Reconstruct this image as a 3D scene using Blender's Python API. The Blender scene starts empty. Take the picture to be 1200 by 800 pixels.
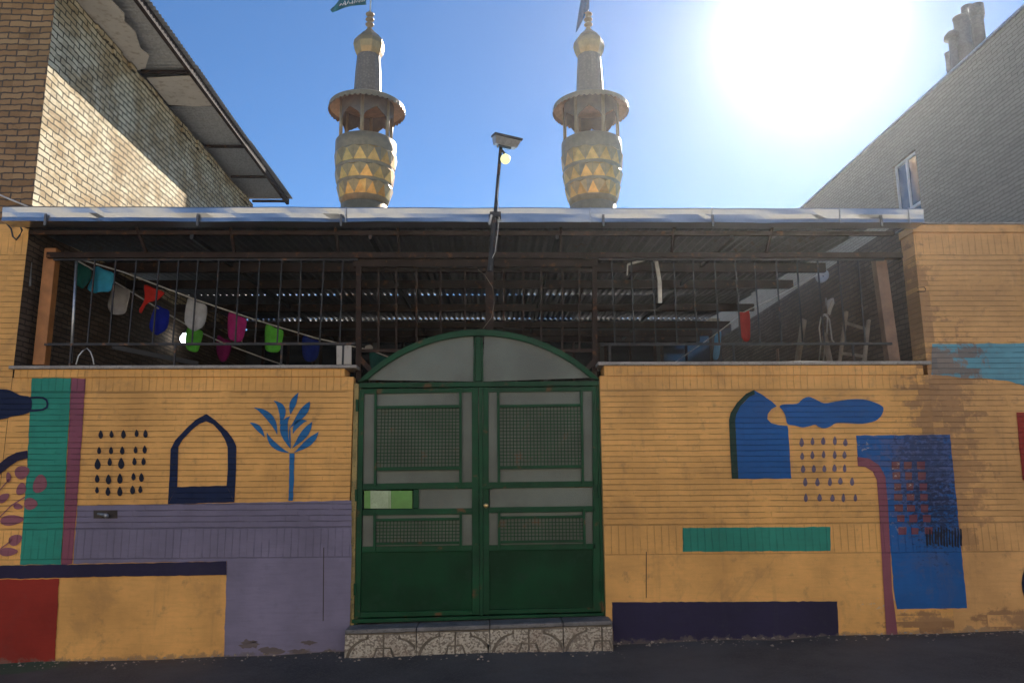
import bpy, bmesh, math, random
from math import sin, cos, pi, radians, sqrt, floor
from mathutils import Vector, Matrix, noise
random.seed(7)
SC = bpy.context.scene
COL = SC.collection

# ------------------------------------------------------------------ camera
F = 900.0                                   # focal length in pixels of a 1200 px wide frame
CAM = Vector((0, -7.2, 1.6))
_p, _y, _r = radians(10.5), radians(1.27), radians(-0.35)
_f = Vector((sin(_y)*cos(_p), cos(_y)*cos(_p), sin(_p)))
_r0 = Vector((cos(_y), -sin(_y), 0)); _u0 = _r0.cross(_f)
RIGHT = cos(_r)*_r0 + sin(_r)*_u0
UP = -sin(_r)*_r0 + cos(_r)*_u0
cd = bpy.data.cameras.new('camera'); cam = bpy.data.objects.new('camera', cd); COL.objects.link(cam)
cd.sensor_width = 36; cd.lens = 36*F/1200; cd.clip_end = 3000; cd.clip_start = 0.05
m = Matrix((RIGHT, UP, -_f)).transposed().to_4x4(); m.translation = CAM
cam.matrix_world = m
SC.camera = cam

# ------------------------------------------------------------------ sky and sun
SUN = (RIGHT*(944-600)/F - UP*(28-400)/F + _f).normalized()
EL = math.asin(SUN.z); AZ = math.atan2(SUN.x, SUN.y)
w = bpy.data.worlds.new('World'); SC.world = w; w.use_nodes = True
nt = w.node_tree; N = nt.nodes; L = nt.links
bg = N['Background']
sky = N.new('ShaderNodeTexSky'); sky.sky_type = 'NISHITA'; sky.sun_disc = False
sky.sun_elevation = EL; sky.sun_rotation = AZ
sky.altitude = 1200; sky.air_density = 1.0; sky.dust_density = 0.05; sky.ozone_density = 3.0
bg.inputs['Strength'].default_value = 0.06
tc = N.new('ShaderNodeTexCoord')
dot = N.new('ShaderNodeVectorMath'); dot.operation = 'DOT_PRODUCT'; dot.inputs[1].default_value = SUN
L.new(tc.outputs['Generated'], dot.inputs[0])
ac = N.new('ShaderNodeMath'); ac.operation = 'ARCCOSINE'; ac.use_clamp = False
L.new(dot.outputs['Value'], ac.inputs[0])
def aureole(amp, width):                    # brightness of the dusty air round the sun, falling with the angle to it
    a = N.new('ShaderNodeMath'); a.operation = 'MULTIPLY'; a.inputs[1].default_value = -1.0/radians(width)
    L.new(ac.outputs[0], a.inputs[0])
    e = N.new('ShaderNodeMath'); e.operation = 'EXPONENT'; L.new(a.outputs[0], e.inputs[0])
    s = N.new('ShaderNodeMath'); s.operation = 'MULTIPLY'; s.inputs[1].default_value = amp
    L.new(e.outputs[0], s.inputs[0]); return s
g1 = aureole(80.0, 1.65); g2 = aureole(.15, 8.5)
ga = N.new('ShaderNodeMath'); ga.operation = 'ADD'; L.new(g1.outputs[0], ga.inputs[0]); L.new(g2.outputs[0], ga.inputs[1])
gc = N.new('ShaderNodeVectorMath'); gc.operation = 'SCALE'; gc.inputs[0].default_value = (1.0, 0.98, 0.95)
L.new(ga.outputs[0], gc.inputs['Scale'])
sm = N.new('ShaderNodeVectorMath'); sm.operation = 'ADD'
tint = N.new('ShaderNodeVectorMath'); tint.operation = 'MULTIPLY'; tint.inputs[1].default_value = (.70, .97, 1.18)   # deep blue of a dry upland sky
L.new(sky.outputs['Color'], tint.inputs[0]); L.new(tint.outputs[0], sm.inputs[0]); L.new(gc.outputs[0], sm.inputs[1])
L.new(sm.outputs[0], bg.inputs['Color'])

sl = bpy.data.lights.new('sun', 'SUN'); sl.energy = 5.0; sl.angle = radians(0.5); sl.color = (1.0, 0.93, 0.82)
so = bpy.data.objects.new('sun', sl); COL.objects.link(so)
so.rotation_euler = SUN.to_track_quat('Z', 'Y').to_euler()

SC.view_settings.view_transform = 'Standard'; SC.view_settings.look = 'None'
SC.view_settings.exposure = 1.08; SC.view_settings.gamma = 1
SC.render.engine = 'CYCLES'
SC.cycles.max_bounces = 8

# ------------------------------------------------------------------ helpers: a picture measurement turned into a point of a real plane
def ray(px, py): return RIGHT*((px-600)/F) - UP*((py-400)/F) + _f
def FP(px, py, y=0.0):
    d = ray(px, py); return CAM + d*((y-CAM.y)/d.y)
def SX(px, py, x):
    d = ray(px, py); return CAM + d*((x-CAM.x)/d.x)
def GZ(px, py, z):
    d = ray(px, py); return CAM + d*((z-CAM.z)/d.z)

class MB:
    def __init__(s): s.v = []; s.f = []
    def add(s, vs, fs):
        o = len(s.v); s.v += [tuple(v) for v in vs]; s.f += [tuple(i+o for i in f) for f in fs]; return s
    def box(s, x0, x1, y0, y1, z0, z1):
        vs = [(x, y, z) for x in (x0, x1) for y in (y0, y1) for z in (z0, z1)]
        return s.add(vs, [(0,1,3,2),(4,6,7,5),(0,4,5,1),(2,3,7,6),(0,2,6,4),(1,5,7,3)])
    def prism(s, poly, d):                  # poly: 3D points of one planar outline, d: extrusion vector
        n = len(poly); P = [Vector(p) for p in poly]; d = Vector(d)
        return s.add(P+[p+d for p in P], [tuple(range(n-1,-1,-1)), tuple(range(n, 2*n))] + [(i,(i+1)%n,n+(i+1)%n,n+i) for i in range(n)])
    def bar(s, a, b, wx, wy, up=(0,1,0)):   # rectangular bar from a to b
        a = Vector(a); b = Vector(b); d = (b-a).normalized(); up = Vector(up)
        sd = d.cross(up)
        if sd.length < 1e-4: up = Vector((1,0,0)); sd = d.cross(up)
        sd.normalize(); u = sd.cross(d).normalized()
        q = [sd*wx/2+u*wy/2, -sd*wx/2+u*wy/2, -sd*wx/2-u*wy/2, sd*wx/2-u*wy/2]
        return s.add([a+k for k in q]+[b+k for k in q], [(3,2,1,0),(4,5,6,7)]+[(i,(i+1)%4,4+(i+1)%4,4+i) for i in range(4)])
    def tube(s, pts, r, n=8):
        pts = [Vector(p) for p in pts]; rr = r if isinstance(r, (list, tuple)) else [r]*len(pts)
        vs = []; fs = []
        t = (pts[1]-pts[0]).normalized(); ref = Vector((0,0,1)) if abs(t.z) < .9 else Vector((1,0,0))
        for i, p in enumerate(pts):
            t = ((pts[min(i+1, len(pts)-1)])-(pts[max(i-1, 0)])).normalized()
            a = t.cross(ref).normalized(); b = t.cross(a); ref = -b if False else ref
            for k in range(n):
                an = 2*pi*k/n; vs.append(p+(a*cos(an)+b*sin(an))*rr[i])
        for i in range(len(pts)-1):
            for k in range(n): fs.append((i*n+k, i*n+(k+1)%n, (i+1)*n+(k+1)%n, (i+1)*n+k))
        fs.append(tuple(range(n-1,-1,-1))); fs.append(tuple(range((len(pts)-1)*n, len(pts)*n)))
        return s.add(vs, fs)
    def lathe(s, prof, c, n=24, ph=0.0, cap=True):
        vs = []; fs = []
        for r, z in prof:
            for k in range(n):
                a = 2*pi*k/n+ph; vs.append((c[0]+r*cos(a), c[1]+r*sin(a), c[2]+z))
        for i in range(len(prof)-1):
            for k in range(n): fs.append((i*n+k, i*n+(k+1)%n, (i+1)*n+(k+1)%n, (i+1)*n+k))
        if cap: fs.append(tuple(range(n-1,-1,-1))); fs.append(tuple(range((len(prof)-1)*n, len(prof)*n)))
        return s.add(vs, fs)
    def build(s, name, mat, parent=None, bevel=0, smooth=False):
        me = bpy.data.meshes.new(name)
        o = bpy.data.objects.new(name, me); COL.objects.link(o)
        off = Vector((0,0,0))
        if parent is not None:
            o.parent = parent; q = parent
            while q is not None: off += Vector(q.location); q = q.parent
        me.from_pydata([tuple(Vector(v)-off) for v in s.v], [], s.f)
        me.validate()
        bm = bmesh.new(); bm.from_mesh(me); bmesh.ops.recalc_face_normals(bm, faces=bm.faces)
        bm.to_mesh(me); bm.free()
        for p in me.polygons: p.use_smooth = smooth
        for mm in (mat if isinstance(mat, (list, tuple)) else [mat]): me.materials.append(mm)
        if bevel:
            md = o.modifiers.new('edges', 'BEVEL'); md.width = bevel; md.segments = 2; md.limit_method = 'ANGLE'; md.angle_limit = radians(40)
        return o

def tag(o, label=None, cat=None, group=None, kind=None):
    if label: o['label'] = label
    if cat: o['category'] = cat
    if group: o['group'] = group
    if kind: o['kind'] = kind
    return o
def thing(name, loc, label, cat, group=None):
    o = bpy.data.objects.new(name, None); o.location = loc; COL.objects.link(o); o.empty_display_size = .2
    return tag(o, label, cat, group)
def smooth_poly(pts, n=4):                  # closed Catmull-Rom through 2D points
    out = []; k = len(pts)
    for i in range(k):
        p0, p1, p2, p3 = pts[(i-1)%k], pts[i], pts[(i+1)%k], pts[(i+2)%k]
        for j in range(n):
            t = j/n
            out.append(tuple(.5*((2*b)+(-a+c)*t+(2*a-5*b+4*c-d)*t*t+(-a+3*b-3*c+d)*t**3) for a, b, c, d in zip(p0, p1, p2, p3)))
    return out

# ------------------------------------------------------------------ materials
class Mat:
    def __init__(s, name):
        s.m = bpy.data.materials.new(name); s.m.use_nodes = True
        s.t = s.m.node_tree; s.b = s.t.nodes['Principled BSDF']
    def n(s, typ, **kw):
        nd = s.t.nodes.new(typ)
        for k, v in kw.items(): setattr(nd, k, v)
        return nd
    def l(s, a, b): s.t.links.new(a, b)
    def math(s, op, a, b=None, c=None, clamp=False):
        nd = s.n('ShaderNodeMath', operation=op, use_clamp=clamp)
        for i, x in enumerate((a, b, c)):
            if x is None: continue
            if isinstance(x, (int, float)): nd.inputs[i].default_value = x
            else: s.l(x, nd.inputs[i])
        return nd.outputs[0]
    def pos(s):
        if not hasattr(s, '_p'):
            s._p = s.n('ShaderNodeNewGeometry').outputs['Position']
            sp = s.n('ShaderNodeSeparateXYZ'); s.l(s._p, sp.inputs[0]); s._x, s._y, s._z = sp.outputs
        return s._p
    def noise(s, scale, detail=4, rough=.55, vec=None, dist=0.0):
        nd = s.n('ShaderNodeTexNoise'); nd.inputs['Scale'].default_value = scale
        nd.inputs['Detail'].default_value = detail; nd.inputs['Roughness'].default_value = rough
        nd.inputs['Distortion'].default_value = dist
        s.l(vec if vec is not None else s.pos(), nd.inputs['Vector']); return nd.outputs['Fac']
    def ramp(s, fac, lo, hi):
        nd = s.n('ShaderNodeMapRange', interpolation_type='SMOOTHSTEP'); s.l(fac, nd.inputs[0])
        nd.inputs[1].default_value = lo; nd.inputs[2].default_value = hi; return nd.outputs[0]
    def mix(s, fac, a, b, mode='MIX'):
        nd = s.n('ShaderNodeMix', data_type='RGBA', blend_type=mode)
        for i, x in ((0, fac), (6, a), (7, b)):
            if isinstance(x, (int, float)): nd.inputs[i].default_value = x
            elif isinstance(x, (tuple, list)): nd.inputs[i].default_value = (*x[:3], 1)
            else: s.l(x, nd.inputs[i])
        return nd.outputs[2]
    def combine(s, x, y, z=0.0):
        nd = s.n('ShaderNodeCombineXYZ')
        for i, v in enumerate((x, y, z)):
            if isinstance(v, (int, float)): nd.inputs[i].default_value = v
            else: s.l(v, nd.inputs[i])
        return nd.outputs[0]
    def bump(s, h, strength, dist=.01, prev=None):
        nd = s.n('ShaderNodeBump'); nd.inputs['Strength'].default_value = strength; nd.inputs['Distance'].default_value = dist
        s.l(h, nd.inputs['Height'])
        if prev is not None: s.l(prev, nd.inputs['Normal'])
        s.l(nd.outputs[0], s.b.inputs['Normal']); return nd.outputs[0]
    def set(s, color=None, rough=None, metal=None, spec=None):
        for k, v in (('Base Color', color), ('Roughness', rough), ('Metallic', metal), ('Specular IOR Level', spec)):
            if v is None: continue
            if isinstance(v, (tuple, list)): s.b.inputs[k].default_value = (*v[:3], 1)
            elif isinstance(v, (int, float)): s.b.inputs[k].default_value = v
            else: s.l(v, s.b.inputs[k])
        return s.m

def plain(name, rgb, rough=.6, metal=0.0, var=.25, scale=6, bump=.0, dirt=None, spec=.5, rust=0.0):
    a = Mat(name)
    n1 = a.noise(scale, 5); n2 = a.noise(scale*7, 4)
    c = a.mix(a.ramp(n1, .3, .7), tuple(x*(1-var) for x in rgb), tuple(min(1, x*(1+var)) for x in rgb))
    if dirt: c = a.mix(a.math('MULTIPLY', a.ramp(n2, .52, .7), .7), c, dirt)
    if rust: c = a.mix(a.math('MULTIPLY', a.ramp(a.noise(scale*2.3, 6), .6-.1*rust, .72), .8), c, (.16, .07, .03))
    a.set(c, a.math('ADD', a.math('MULTIPLY', n2, .25), rough-.12, clamp=True), metal, spec)
    if bump: a.bump(n2, bump, .006)
    return a.m

SOLD_TOP, STR_TOP, STR_BOT, PLAIN = 2.605, 2.468, 1.222, .962
def wall_paint(name, rgb, sold=True, tall=False, worn=(), flakes=(), streak=.22, dirt=(.16, .11, .07)):
    """Emulsion paint over brickwork: level joints between the courses, upright joints in the soldier bands, plaster at the foot."""
    a = Mat(name); a.pos(); X, Z = a._x, a._z
    wob = a.math('MULTIPLY', a.math('SUBTRACT', a.noise(3.0, 3), .5), .012)
    zz = a.math('ADD', Z, wob)
    def joints(co, pitch, width):
        fr = a.math('FRACT', a.math('DIVIDE', co, pitch))
        d = a.math('ABSOLUTE', a.math('SUBTRACT', fr, .5))
        return a.ramp(d, .5-width/pitch, .5-.25*width/pitch)
    hj = joints(zz, .0512, .0052)
    xs = a.math('ADD', X, wob)
    vj = joints(xs, .066, .005)
    br = a.n('ShaderNodeTexBrick'); br.offset = .5
    br.inputs['Scale'].default_value = 1; br.inputs['Brick Width'].default_value = .212; br.inputs['Row Height'].default_value = .0512
    br.inputs['Mortar Size'].default_value = .003; br.inputs['Mortar Smooth'].default_value = .4
    a.l(a.combine(X, zz), br.inputs['Vector'])
    brk = a.noise(5.0, 3); brk2 = a.noise(16.0, 2)
    hjn = a.math('MULTIPLY', hj, a.ramp(brk, .30, .52))
    per = a.math('MULTIPLY', br.outputs['Fac'], a.ramp(brk2, .46, .66))
    st = a.math('MAXIMUM', hjn, a.math('MULTIPLY', per, .55))
    sd = a.math('MULTIPLY', vj, a.math('MULTIPLY', a.ramp(brk, .28, .6), .7))
    def between(lo, hi): return a.math('MULTIPLY', a.math('GREATER_THAN', Z, lo), a.math('LESS_THAN', Z, hi))
    lo_s = between(PLAIN, STR_BOT)
    if tall:
        stretch = between(STR_BOT, 3.80); hi_s = between(3.80, 4.0)
    else:
        stretch = between(STR_BOT, STR_TOP); hi_s = between(STR_TOP, SOLD_TOP+.2)
    sold_z = a.math('MAXIMUM', lo_s, hi_s)
    J = a.math('MAXIMUM', a.math('MULTIPLY', st, stretch), a.math('MULTIPLY', sd, sold_z))
    for zb in ((PLAIN, STR_BOT) if tall else (PLAIN, STR_BOT, STR_TOP)):
        J = a.math('MAXIMUM', J, a.math('MULTIPLY', a.ramp(a.math('ABSOLUTE', a.math('SUBTRACT', zz, zb)), .006, .002), .7))
    big = a.noise(1.3, 5, .6); fine = a.noise(38, 4, .6)
    c = a.mix(a.ramp(big, .25, .75), tuple(x*(1-streak) for x in rgb), tuple(min(1, x*(1+streak)) for x in rgb))
    # weathering: rain streaks and splashes of mud, broken by noise
    st_v = a.noise(1.0, 5, .6, vec=a.combine(a.math('MULTIPLY', X, 9.0), 0.0, a.math('MULTIPLY', Z, .8)))
    c = a.mix(a.math('MULTIPLY', a.ramp(st_v, .55, .8), .28), c, dirt)
    c = a.mix(a.math('MULTIPLY', a.ramp(a.noise(7, 6, .65), .55, .74), .45), c, dirt)
    c = a.mix(a.math('MULTIPLY', a.ramp(a.noise(2.1, 7, .7, dist=.6), .54, .68), .22), c, dirt)
    foot = a.math('ADD', a.math('MULTIPLY', a.math('SUBTRACT', Z, a.math('ADD', a.math('MULTIPLY', X, .021), .185)), 7.0), a.math('MULTIPLY', a.noise(9, 7, .7), 1.5))
    c = a.mix(a.math('MULTIPLY', a.ramp(foot, .95, .72), .6), c, (.17, .14, .115))
    bs = a.noise(1.0, 4, .65, vec=a.combine(a.math('MULTIPLY', X, 4.5), 0.0, a.math('MULTIPLY', Z, 42.0)))
    c = a.mix(a.math('MULTIPLY', a.ramp(bs, .42, .72), .22), c, tuple(x*.62 for x in rgb))
    # brick-by-brick tone
    tone = a.n('ShaderNodeTexWhiteNoise', noise_dimensions='2D')
    a.l(a.combine(a.math('FLOOR', a.math('DIVIDE', X, .212)), a.math('FLOOR', a.math('DIVIDE', zz, .0512))), tone.inputs['Vector'])
    c = a.mix(a.math('MULTIPLY', a.math('MULTIPLY', tone.outputs['Value'], stretch), .16), c, tuple(x*.55 for x in rgb))
    wm = None
    for (wx, wz, rx, rz, k) in worn:         # paint worn off down to raw brick
        ex = a.math('DIVIDE', a.math('SUBTRACT', X, wx), rx); ez = a.math('DIVIDE', a.math('SUBTRACT', Z, wz), rz)
        r = a.math('SQRT', a.math('ADD', a.math('MULTIPLY', ex, ex), a.math('MULTIPLY', ez, ez)))
        v = a.math('ADD', r, a.math('MULTIPLY', a.math('SUBTRACT', tone.outputs['Value'], .5), .7))
        v = a.math('ADD', v, a.math('MULTIPLY', a.math('SUBTRACT', a.noise(11, 5, .7), .5), 2.2))
        q = a.math('MULTIPLY', a.ramp(v, 1.0, .55), k)
        wm = q if wm is None else a.math('MAXIMUM', wm, q)
    if wm is not None: c = a.mix(wm, c, a.mix(tone.outputs['Value'], (.20, .105, .06), (.30, .17, .095)))
    for fk in flakes:
        wx, wz, rx, rz = fk[:4]          # small chips down to pale plaster
        ex = a.math('DIVIDE', a.math('SUBTRACT', X, wx), rx); ez = a.math('DIVIDE', a.math('SUBTRACT', Z, wz), rz)
        r = a.math('ADD', a.math('MULTIPLY', ex, ex), a.math('MULTIPLY', ez, ez))
        v = a.math('ADD', a.math('MULTIPLY', r, .12), a.noise(19, 5, .7, vec=a.combine(X, 0.0, a.math('MULTIPLY', Z, 1.7))))
        c = a.mix(a.math('MULTIPLY', a.ramp(v, .62, .50) if len(fk) > 4 else a.ramp(v, .46, .40), .65), c, fk[4] if len(fk) > 4 else (.50, .45, .40))
    c = a.mix(a.math('MULTIPLY', J, .4), c, tuple(x*.22+.01 for x in rgb))  # recess shade of the joints painted in as a darker paint colour
    a.set(c, .72, 0, .25)
    h = a.math('SUBTRACT', 1.0, J)
    b1 = a.bump(a.noise(26, 5, .6), .25, .006)
    a.bump(h, .9, .007, b1)
    return a.m

def raw_brick(name, axis, c1, c2, mortar, white=.0, bw=.205, rh=.068, msize=.008, whitecol=(.62, .56, .44), bumpd=.014, dark=.5):
    a = Mat(name); a.pos(); U = a._x if axis == 'x' else a._y; Z = a._z
    wob = a.math('MULTIPLY', a.math('SUBTRACT', a.noise(2.5, 4), .5), .05)
    br = a.n('ShaderNodeTexBrick'); br.offset = .5
    br.inputs['Scale'].default_value = 1; br.inputs['Brick Width'].default_value = bw; br.inputs['Row Height'].default_value = rh
    br.inputs['Mortar Size'].default_value = msize; br.inputs['Mortar Smooth'].default_value = .25; br.inputs['Bias'].default_value = 0
    br.inputs['Color1'].default_value = (*c1, 1); br.inputs['Color2'].default_value = (*c2, 1); br.inputs['Mortar'].default_value = (*mortar, 1)
    j = a.math('MULTIPLY', a.math('SUBTRACT', a.noise(11, 4, .6), .5), .034)
    zz = a.math('ADD', a.math('ADD', Z, wob), j)
    a.l(a.combine(a.math('ADD', U, j), zz), br.inputs['Vector'])
    c = br.outputs['Color']
    notm = a.math('SUBTRACT', 1.0, br.outputs['Fac'])
    if white:                               # lime bloom over most of the bricks
        wn = a.math('MULTIPLY', a.ramp(a.noise(2.2, 6, .65), .62-.35*white, .85-.35*white), notm)
        c = a.mix(a.math('MULTIPLY', wn, .8), c, whitecol)
    c = a.mix(a.math('MULTIPLY', a.math('MULTIPLY', a.ramp(a.noise(5, 5, .7), .52, .74), notm), dark), c, tuple(x*.4 for x in c2))
    tn = a.n('ShaderNodeTexWhiteNoise', noise_dimensions='2D'); row = a.math('FLOOR', a.math('DIVIDE', zz, rh))
    sh = a.math('MULTIPLY', a.math('MODULO', a.math('ADD', row, 1000.0), 2.0), .5)
    a.l(a.combine(a.math('FLOOR', a.math('ADD', a.math('DIVIDE', a.math('ADD', U, j), bw), sh)), row), tn.inputs['Vector'])
    c = a.mix(a.math('MULTIPLY', a.math('MULTIPLY', a.ramp(tn.outputs['Value'], .45, 1.0), notm), dark), c, tuple(x*.6 for x in c2))
    a.set(c, .85, 0, .2)
    b1 = a.bump(a.noise(45, 5, .65), .6, .012)
    a.bump(notm, 1.0, bumpd, b1)
    return a.m

def galv(name, rgb=(.55, .57, .6), rough=.32, dents=.35, metal=.9, rust=.0, grain=1.0):
    a = Mat(name); big = a.noise(2.2, 3); fine = a.noise(60, 3)
    vo = a.n('ShaderNodeTexVoronoi'); vo.inputs['Scale'].default_value = 45; a.l(a.pos(), vo.inputs['Vector'])
    c = a.mix(a.ramp(vo.outputs['Color'], .2, .8), tuple(x*(1-.2*grain) for x in rgb), rgb)
    c = a.mix(a.math('MULTIPLY', a.ramp(a.noise(5, 6, .65), .58, .78), .25), c, (.25, .24, .23))
    if rust: c = a.mix(a.math('MULTIPLY', a.ramp(a.noise(3.5, 6, .7), .62-.15*rust, .75), .8), c, (.17, .08, .04))
    a.set(c, a.math('ADD', a.math('MULTIPLY', fine, .2*grain), rough-.1*grain), metal)
    a.bump(big, dents, .12)
    return a.m

M = {}
WORN = ((4.28, 2.55, .40, .6, .6), (4.25, 1.6, .34, .7, .5), (4.1, 3.1, .2, .7, .5))
M['yellow'] = wall_paint('ochre_paint', (.79, .42, .132))
M['yellow_r'] = wall_paint('ochre_paint_worn', (.79, .42, .132), flakes=((3.45, 2.3, .3, .12), (3.6, .5, .5, .1)), worn=((4.2, 2.2, .32, .7, .65), (3.95, .36, .5, .10, .8), (3.3, 2.25, .14, .05, .5)))
M['yellow_tall'] = wall_paint('ochre_paint_tall', (.69, .38, .145), tall=True, worn=WORN+((4.75, .37, .4, .09, .7),))
M['yellow_left'] = wall_paint('ochre_paint_pillar', (.79, .42, .132), tall=True)
for k, rgb in dict(purple=(.205, .185, .275), teal=(.026, .255, .19), mauve=(.24, .075, .115), navy=(.006, .016, .06), band=(.022, .018, .055),
                   blue=(.008, .105, .36), red=(.30, .028, .018), deepgreen=(.012, .045, .035), drop=(.012, .016, .035),
                   drop2=(.17, .13, .19), treeblue=(.02, .16, .40), sash=(.25, .08, .11), leaf=(.27, .10, .13)).items():
    M[k] = wall_paint(k+'_paint', rgb, dirt=tuple(x*.6+.03 for x in rgb))
M['faded_red'] = wall_paint('faded_red_paint', (.17, .055, .085), worn=((3.7, 1.75, .3, .5, .3),), flakes=((3.65, 1.6, .3, .6),))
M['blue_worn'] = wall_paint('blue_paint_worn', (.008, .105, .36), worn=((4.0, 1.75, .5, .5, .25),), flakes=((3.42, 1.93, .25, .10), (3.75, 1.2, .25, .16), (3.55, 1.5, .2, .3), (4.02, 1.72, .30, .75, (.012, .03, .09)), (4.1, 1.35, .28, .3, (.012, .02, .06))))
M['sky_paint'] = wall_paint('pale_blue_paint', (.12, .33, .42), tall=True, worn=((4.25, 2.72, .45, .25, .75),))
M['house_side'] = raw_brick('lime_bloomed_brick', 'y', (.55, .41, .23), (.45, .31, .16), (.10, .078, .05), msize=.009, white=.68, whitecol=(.80,.71,.50), dark=.35)
M['house_front'] = raw_brick('tan_brick', 'x', (.42, .26, .13), (.34, .19, .09), (.12, .09, .07), bw=.21, rh=.066)
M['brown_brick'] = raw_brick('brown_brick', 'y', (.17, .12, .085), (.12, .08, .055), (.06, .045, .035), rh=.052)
M['grey_tile'] = raw_brick('grey_facing_brick', 'y', (.47, .395, .31), (.42, .35, .275), (.24, .2, .16), bw=.19, rh=.05, msize=.005, bumpd=.006, dark=.15)
M['beige_brick'] = raw_brick('beige_brick', 'x', (.40, .30, .18), (.34, .25, .15), (.15, .12, .09), bw=.07, rh=.21, msize=.005)
M['galv'] = galv('galvanised_gutter', (.42, .44, .465), .3, dents=.05, grain=.2)
M['roof'] = galv('galvanised_roofing', (.20, .21, .23), .55, .12, metal=.6, rust=.5)
M['eave_sheet'] = galv('weathered_roofing', (.52, .53, .54), .55, .1, metal=.5)
M['duct'] = galv('galvanised_duct', (.5, .51, .52), .45, .2)
M['pipe'] = galv('weathered_pipe', (.16, .16, .165), .6, .2, metal=.4)
M['white_board'] = plain('off_white_board', (.62, .57, .50), .8, var=.1, scale=2, dirt=(.4, .33, .25), bump=.1)
M['rust_steel'] = plain('brown_primed_steel', (.036, .023, .019), .8, 0, rust=.3, bump=.1, spec=.08)
M['iron'] = plain('dark_iron', (.02, .021, .025), .5, .4, rust=.3)
M['green'] = plain('dark_green_enamel', (.005, .060, .024), .5, 0, var=.25, scale=3, dirt=(.014, .055, .03), bump=.06, spec=.18, rust=.02)
M['green_panel'] = plain('dark_green_sheet', (.0025, .043, .016), .5, 0, var=.35, scale=1.6, dirt=(.010, .045, .022), bump=.05, spec=.14)
M['lime_box'] = plain('lime_green_tin', (.10, .29, .05), .4, 0, var=.15)
M['lime_pale'] = plain('pale_green_tin', (.36, .46, .28), .45, 0, var=.15, scale=14, dirt=(.2, .3, .15))
M['jamb'] = plain('overpainted_jamb', (.30, .22, .075), .6, 0, var=.3, scale=9, dirt=(.04, .09, .05))
M['brass'] = plain('brass_lock', (.65, .45, .2), .3, .9)
M['stone'] = plain('coping_stone', (.33, .30, .27), .7, 0, var=.2, scale=8, dirt=(.15, .13, .11), bump=.2)
M['slab'] = plain('step_slab', (.17, .165, .17), .6, 0, var=.25, scale=7, dirt=(.08, .08, .08), bump=.2)
M['wood'] = plain('orange_timber', (.40, .16, .045), .6, 0, var=.25, scale=5)
M['wood_dull'] = plain('weathered_timber', (.22, .13, .085), .75, 0, var=.3, scale=5)
M['plank'] = plain('grey_plank', (.34, .28, .22), .8, 0, var=.25, scale=6)
M['white'] = plain('white_enamel', (.75, .75, .73), .4, 0, var=.06)
M['dark_in'] = plain('dark_frame', (.03, .03, .035), .5)  # even near-black shared by the back wall, wires and bar
M['cable'] = plain('pale_cable', (.62, .60, .56), .5)
M['groove_base'] = plain('sandy_groove', (.17, .145, .12), .9)  # even tone darker than the terrazzo, seen in the step grooves
M['concrete'] = plain('concrete_floor', (.22, .2, .18), .85, bump=.2)
M['frontage'] = raw_brick('cream_brick', 'x', (.68, .62, .53), (.62, .56, .475), (.5, .46, .4))
M['dark_brown'] = plain('dark_recess', (.05, .04, .035), .9)

def gold(name, rgb, rough=.3, metal=.85):
    a = Mat(name); v = a.noise(9, 4)
    c = a.mix(a.ramp(v, .3, .7), tuple(x*.78 for x in rgb), rgb)
    a.set(c, a.math('ADD', a.math('MULTIPLY', a.noise(30, 3), .2), rough-.08), metal)
    a.bump(a.noise(5, 2), .2, .04); return a.m
M['gold'] = gold('lit_gilded_sheet', (.84, .42, .12), .34)
M['brass_pale'] = gold('dull_brass_sheet', (.40, .275, .15), .52, .4)
M['gold_dull'] = gold('dim_gilded_sheet', (.56, .33, .135), .42, .65)
M['copper'] = gold('coppery_sheet', (.70, .42, .24), .38)
def scales(name, rgb):
    a = Mat(name); a.pos(); vo = a.n('ShaderNodeTexVoronoi'); vo.inputs['Scale'].default_value = 16; a.l(a.pos(), vo.inputs['Vector'])
    c = a.mix(a.ramp(vo.outputs['Distance'], .1, .6), rgb, tuple(x*.75 for x in rgb)); a.set(c, .55, .25)
    a.bump(vo.outputs['Distance'], .4, .02); return a.m
M['arch'] = plain('shade_brown_tin', (.17, .115, .08), .5, .4, var=.2)  # brown darkened to put the arches' inner shade into the colour
M['scales'] = scales('scaled_brass_sheet', (.30, .215, .15))

def frosted(name, rgb):
    a = Mat(name); big = a.noise(1.7, 4); vo = a.n('ShaderNodeTexVoronoi'); vo.inputs['Scale'].default_value = 110; a.l(a.pos(), vo.inputs['Vector'])
    c = a.mix(a.ramp(big, .3, .7), tuple(x*.75 for x in rgb), tuple(x*1.2 for x in rgb))
    c = a.mix(a.math('MULTIPLY', a.ramp(a.noise(9, 6, .7), .5, .75), .35), c, (.16, .14, .11))
    a.set(c, .34, 0, .45); a.bump(vo.outputs['Distance'], .5, .004); return a.m
M['frost'] = frosted('pebbled_glass', (.115, .138, .118))
def clear_glass(name, tint, rough=.05):
    a = Mat(name); a.set(tint, rough, 0, .8); a.bump(a.noise(1.2, 2), .04, .05); return a.m
M['pane'] = clear_glass('window_glass', (.07, .10, .15))
M['dark_pane'] = clear_glass('dark_glass', (.012, .018, .03), .12)

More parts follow.
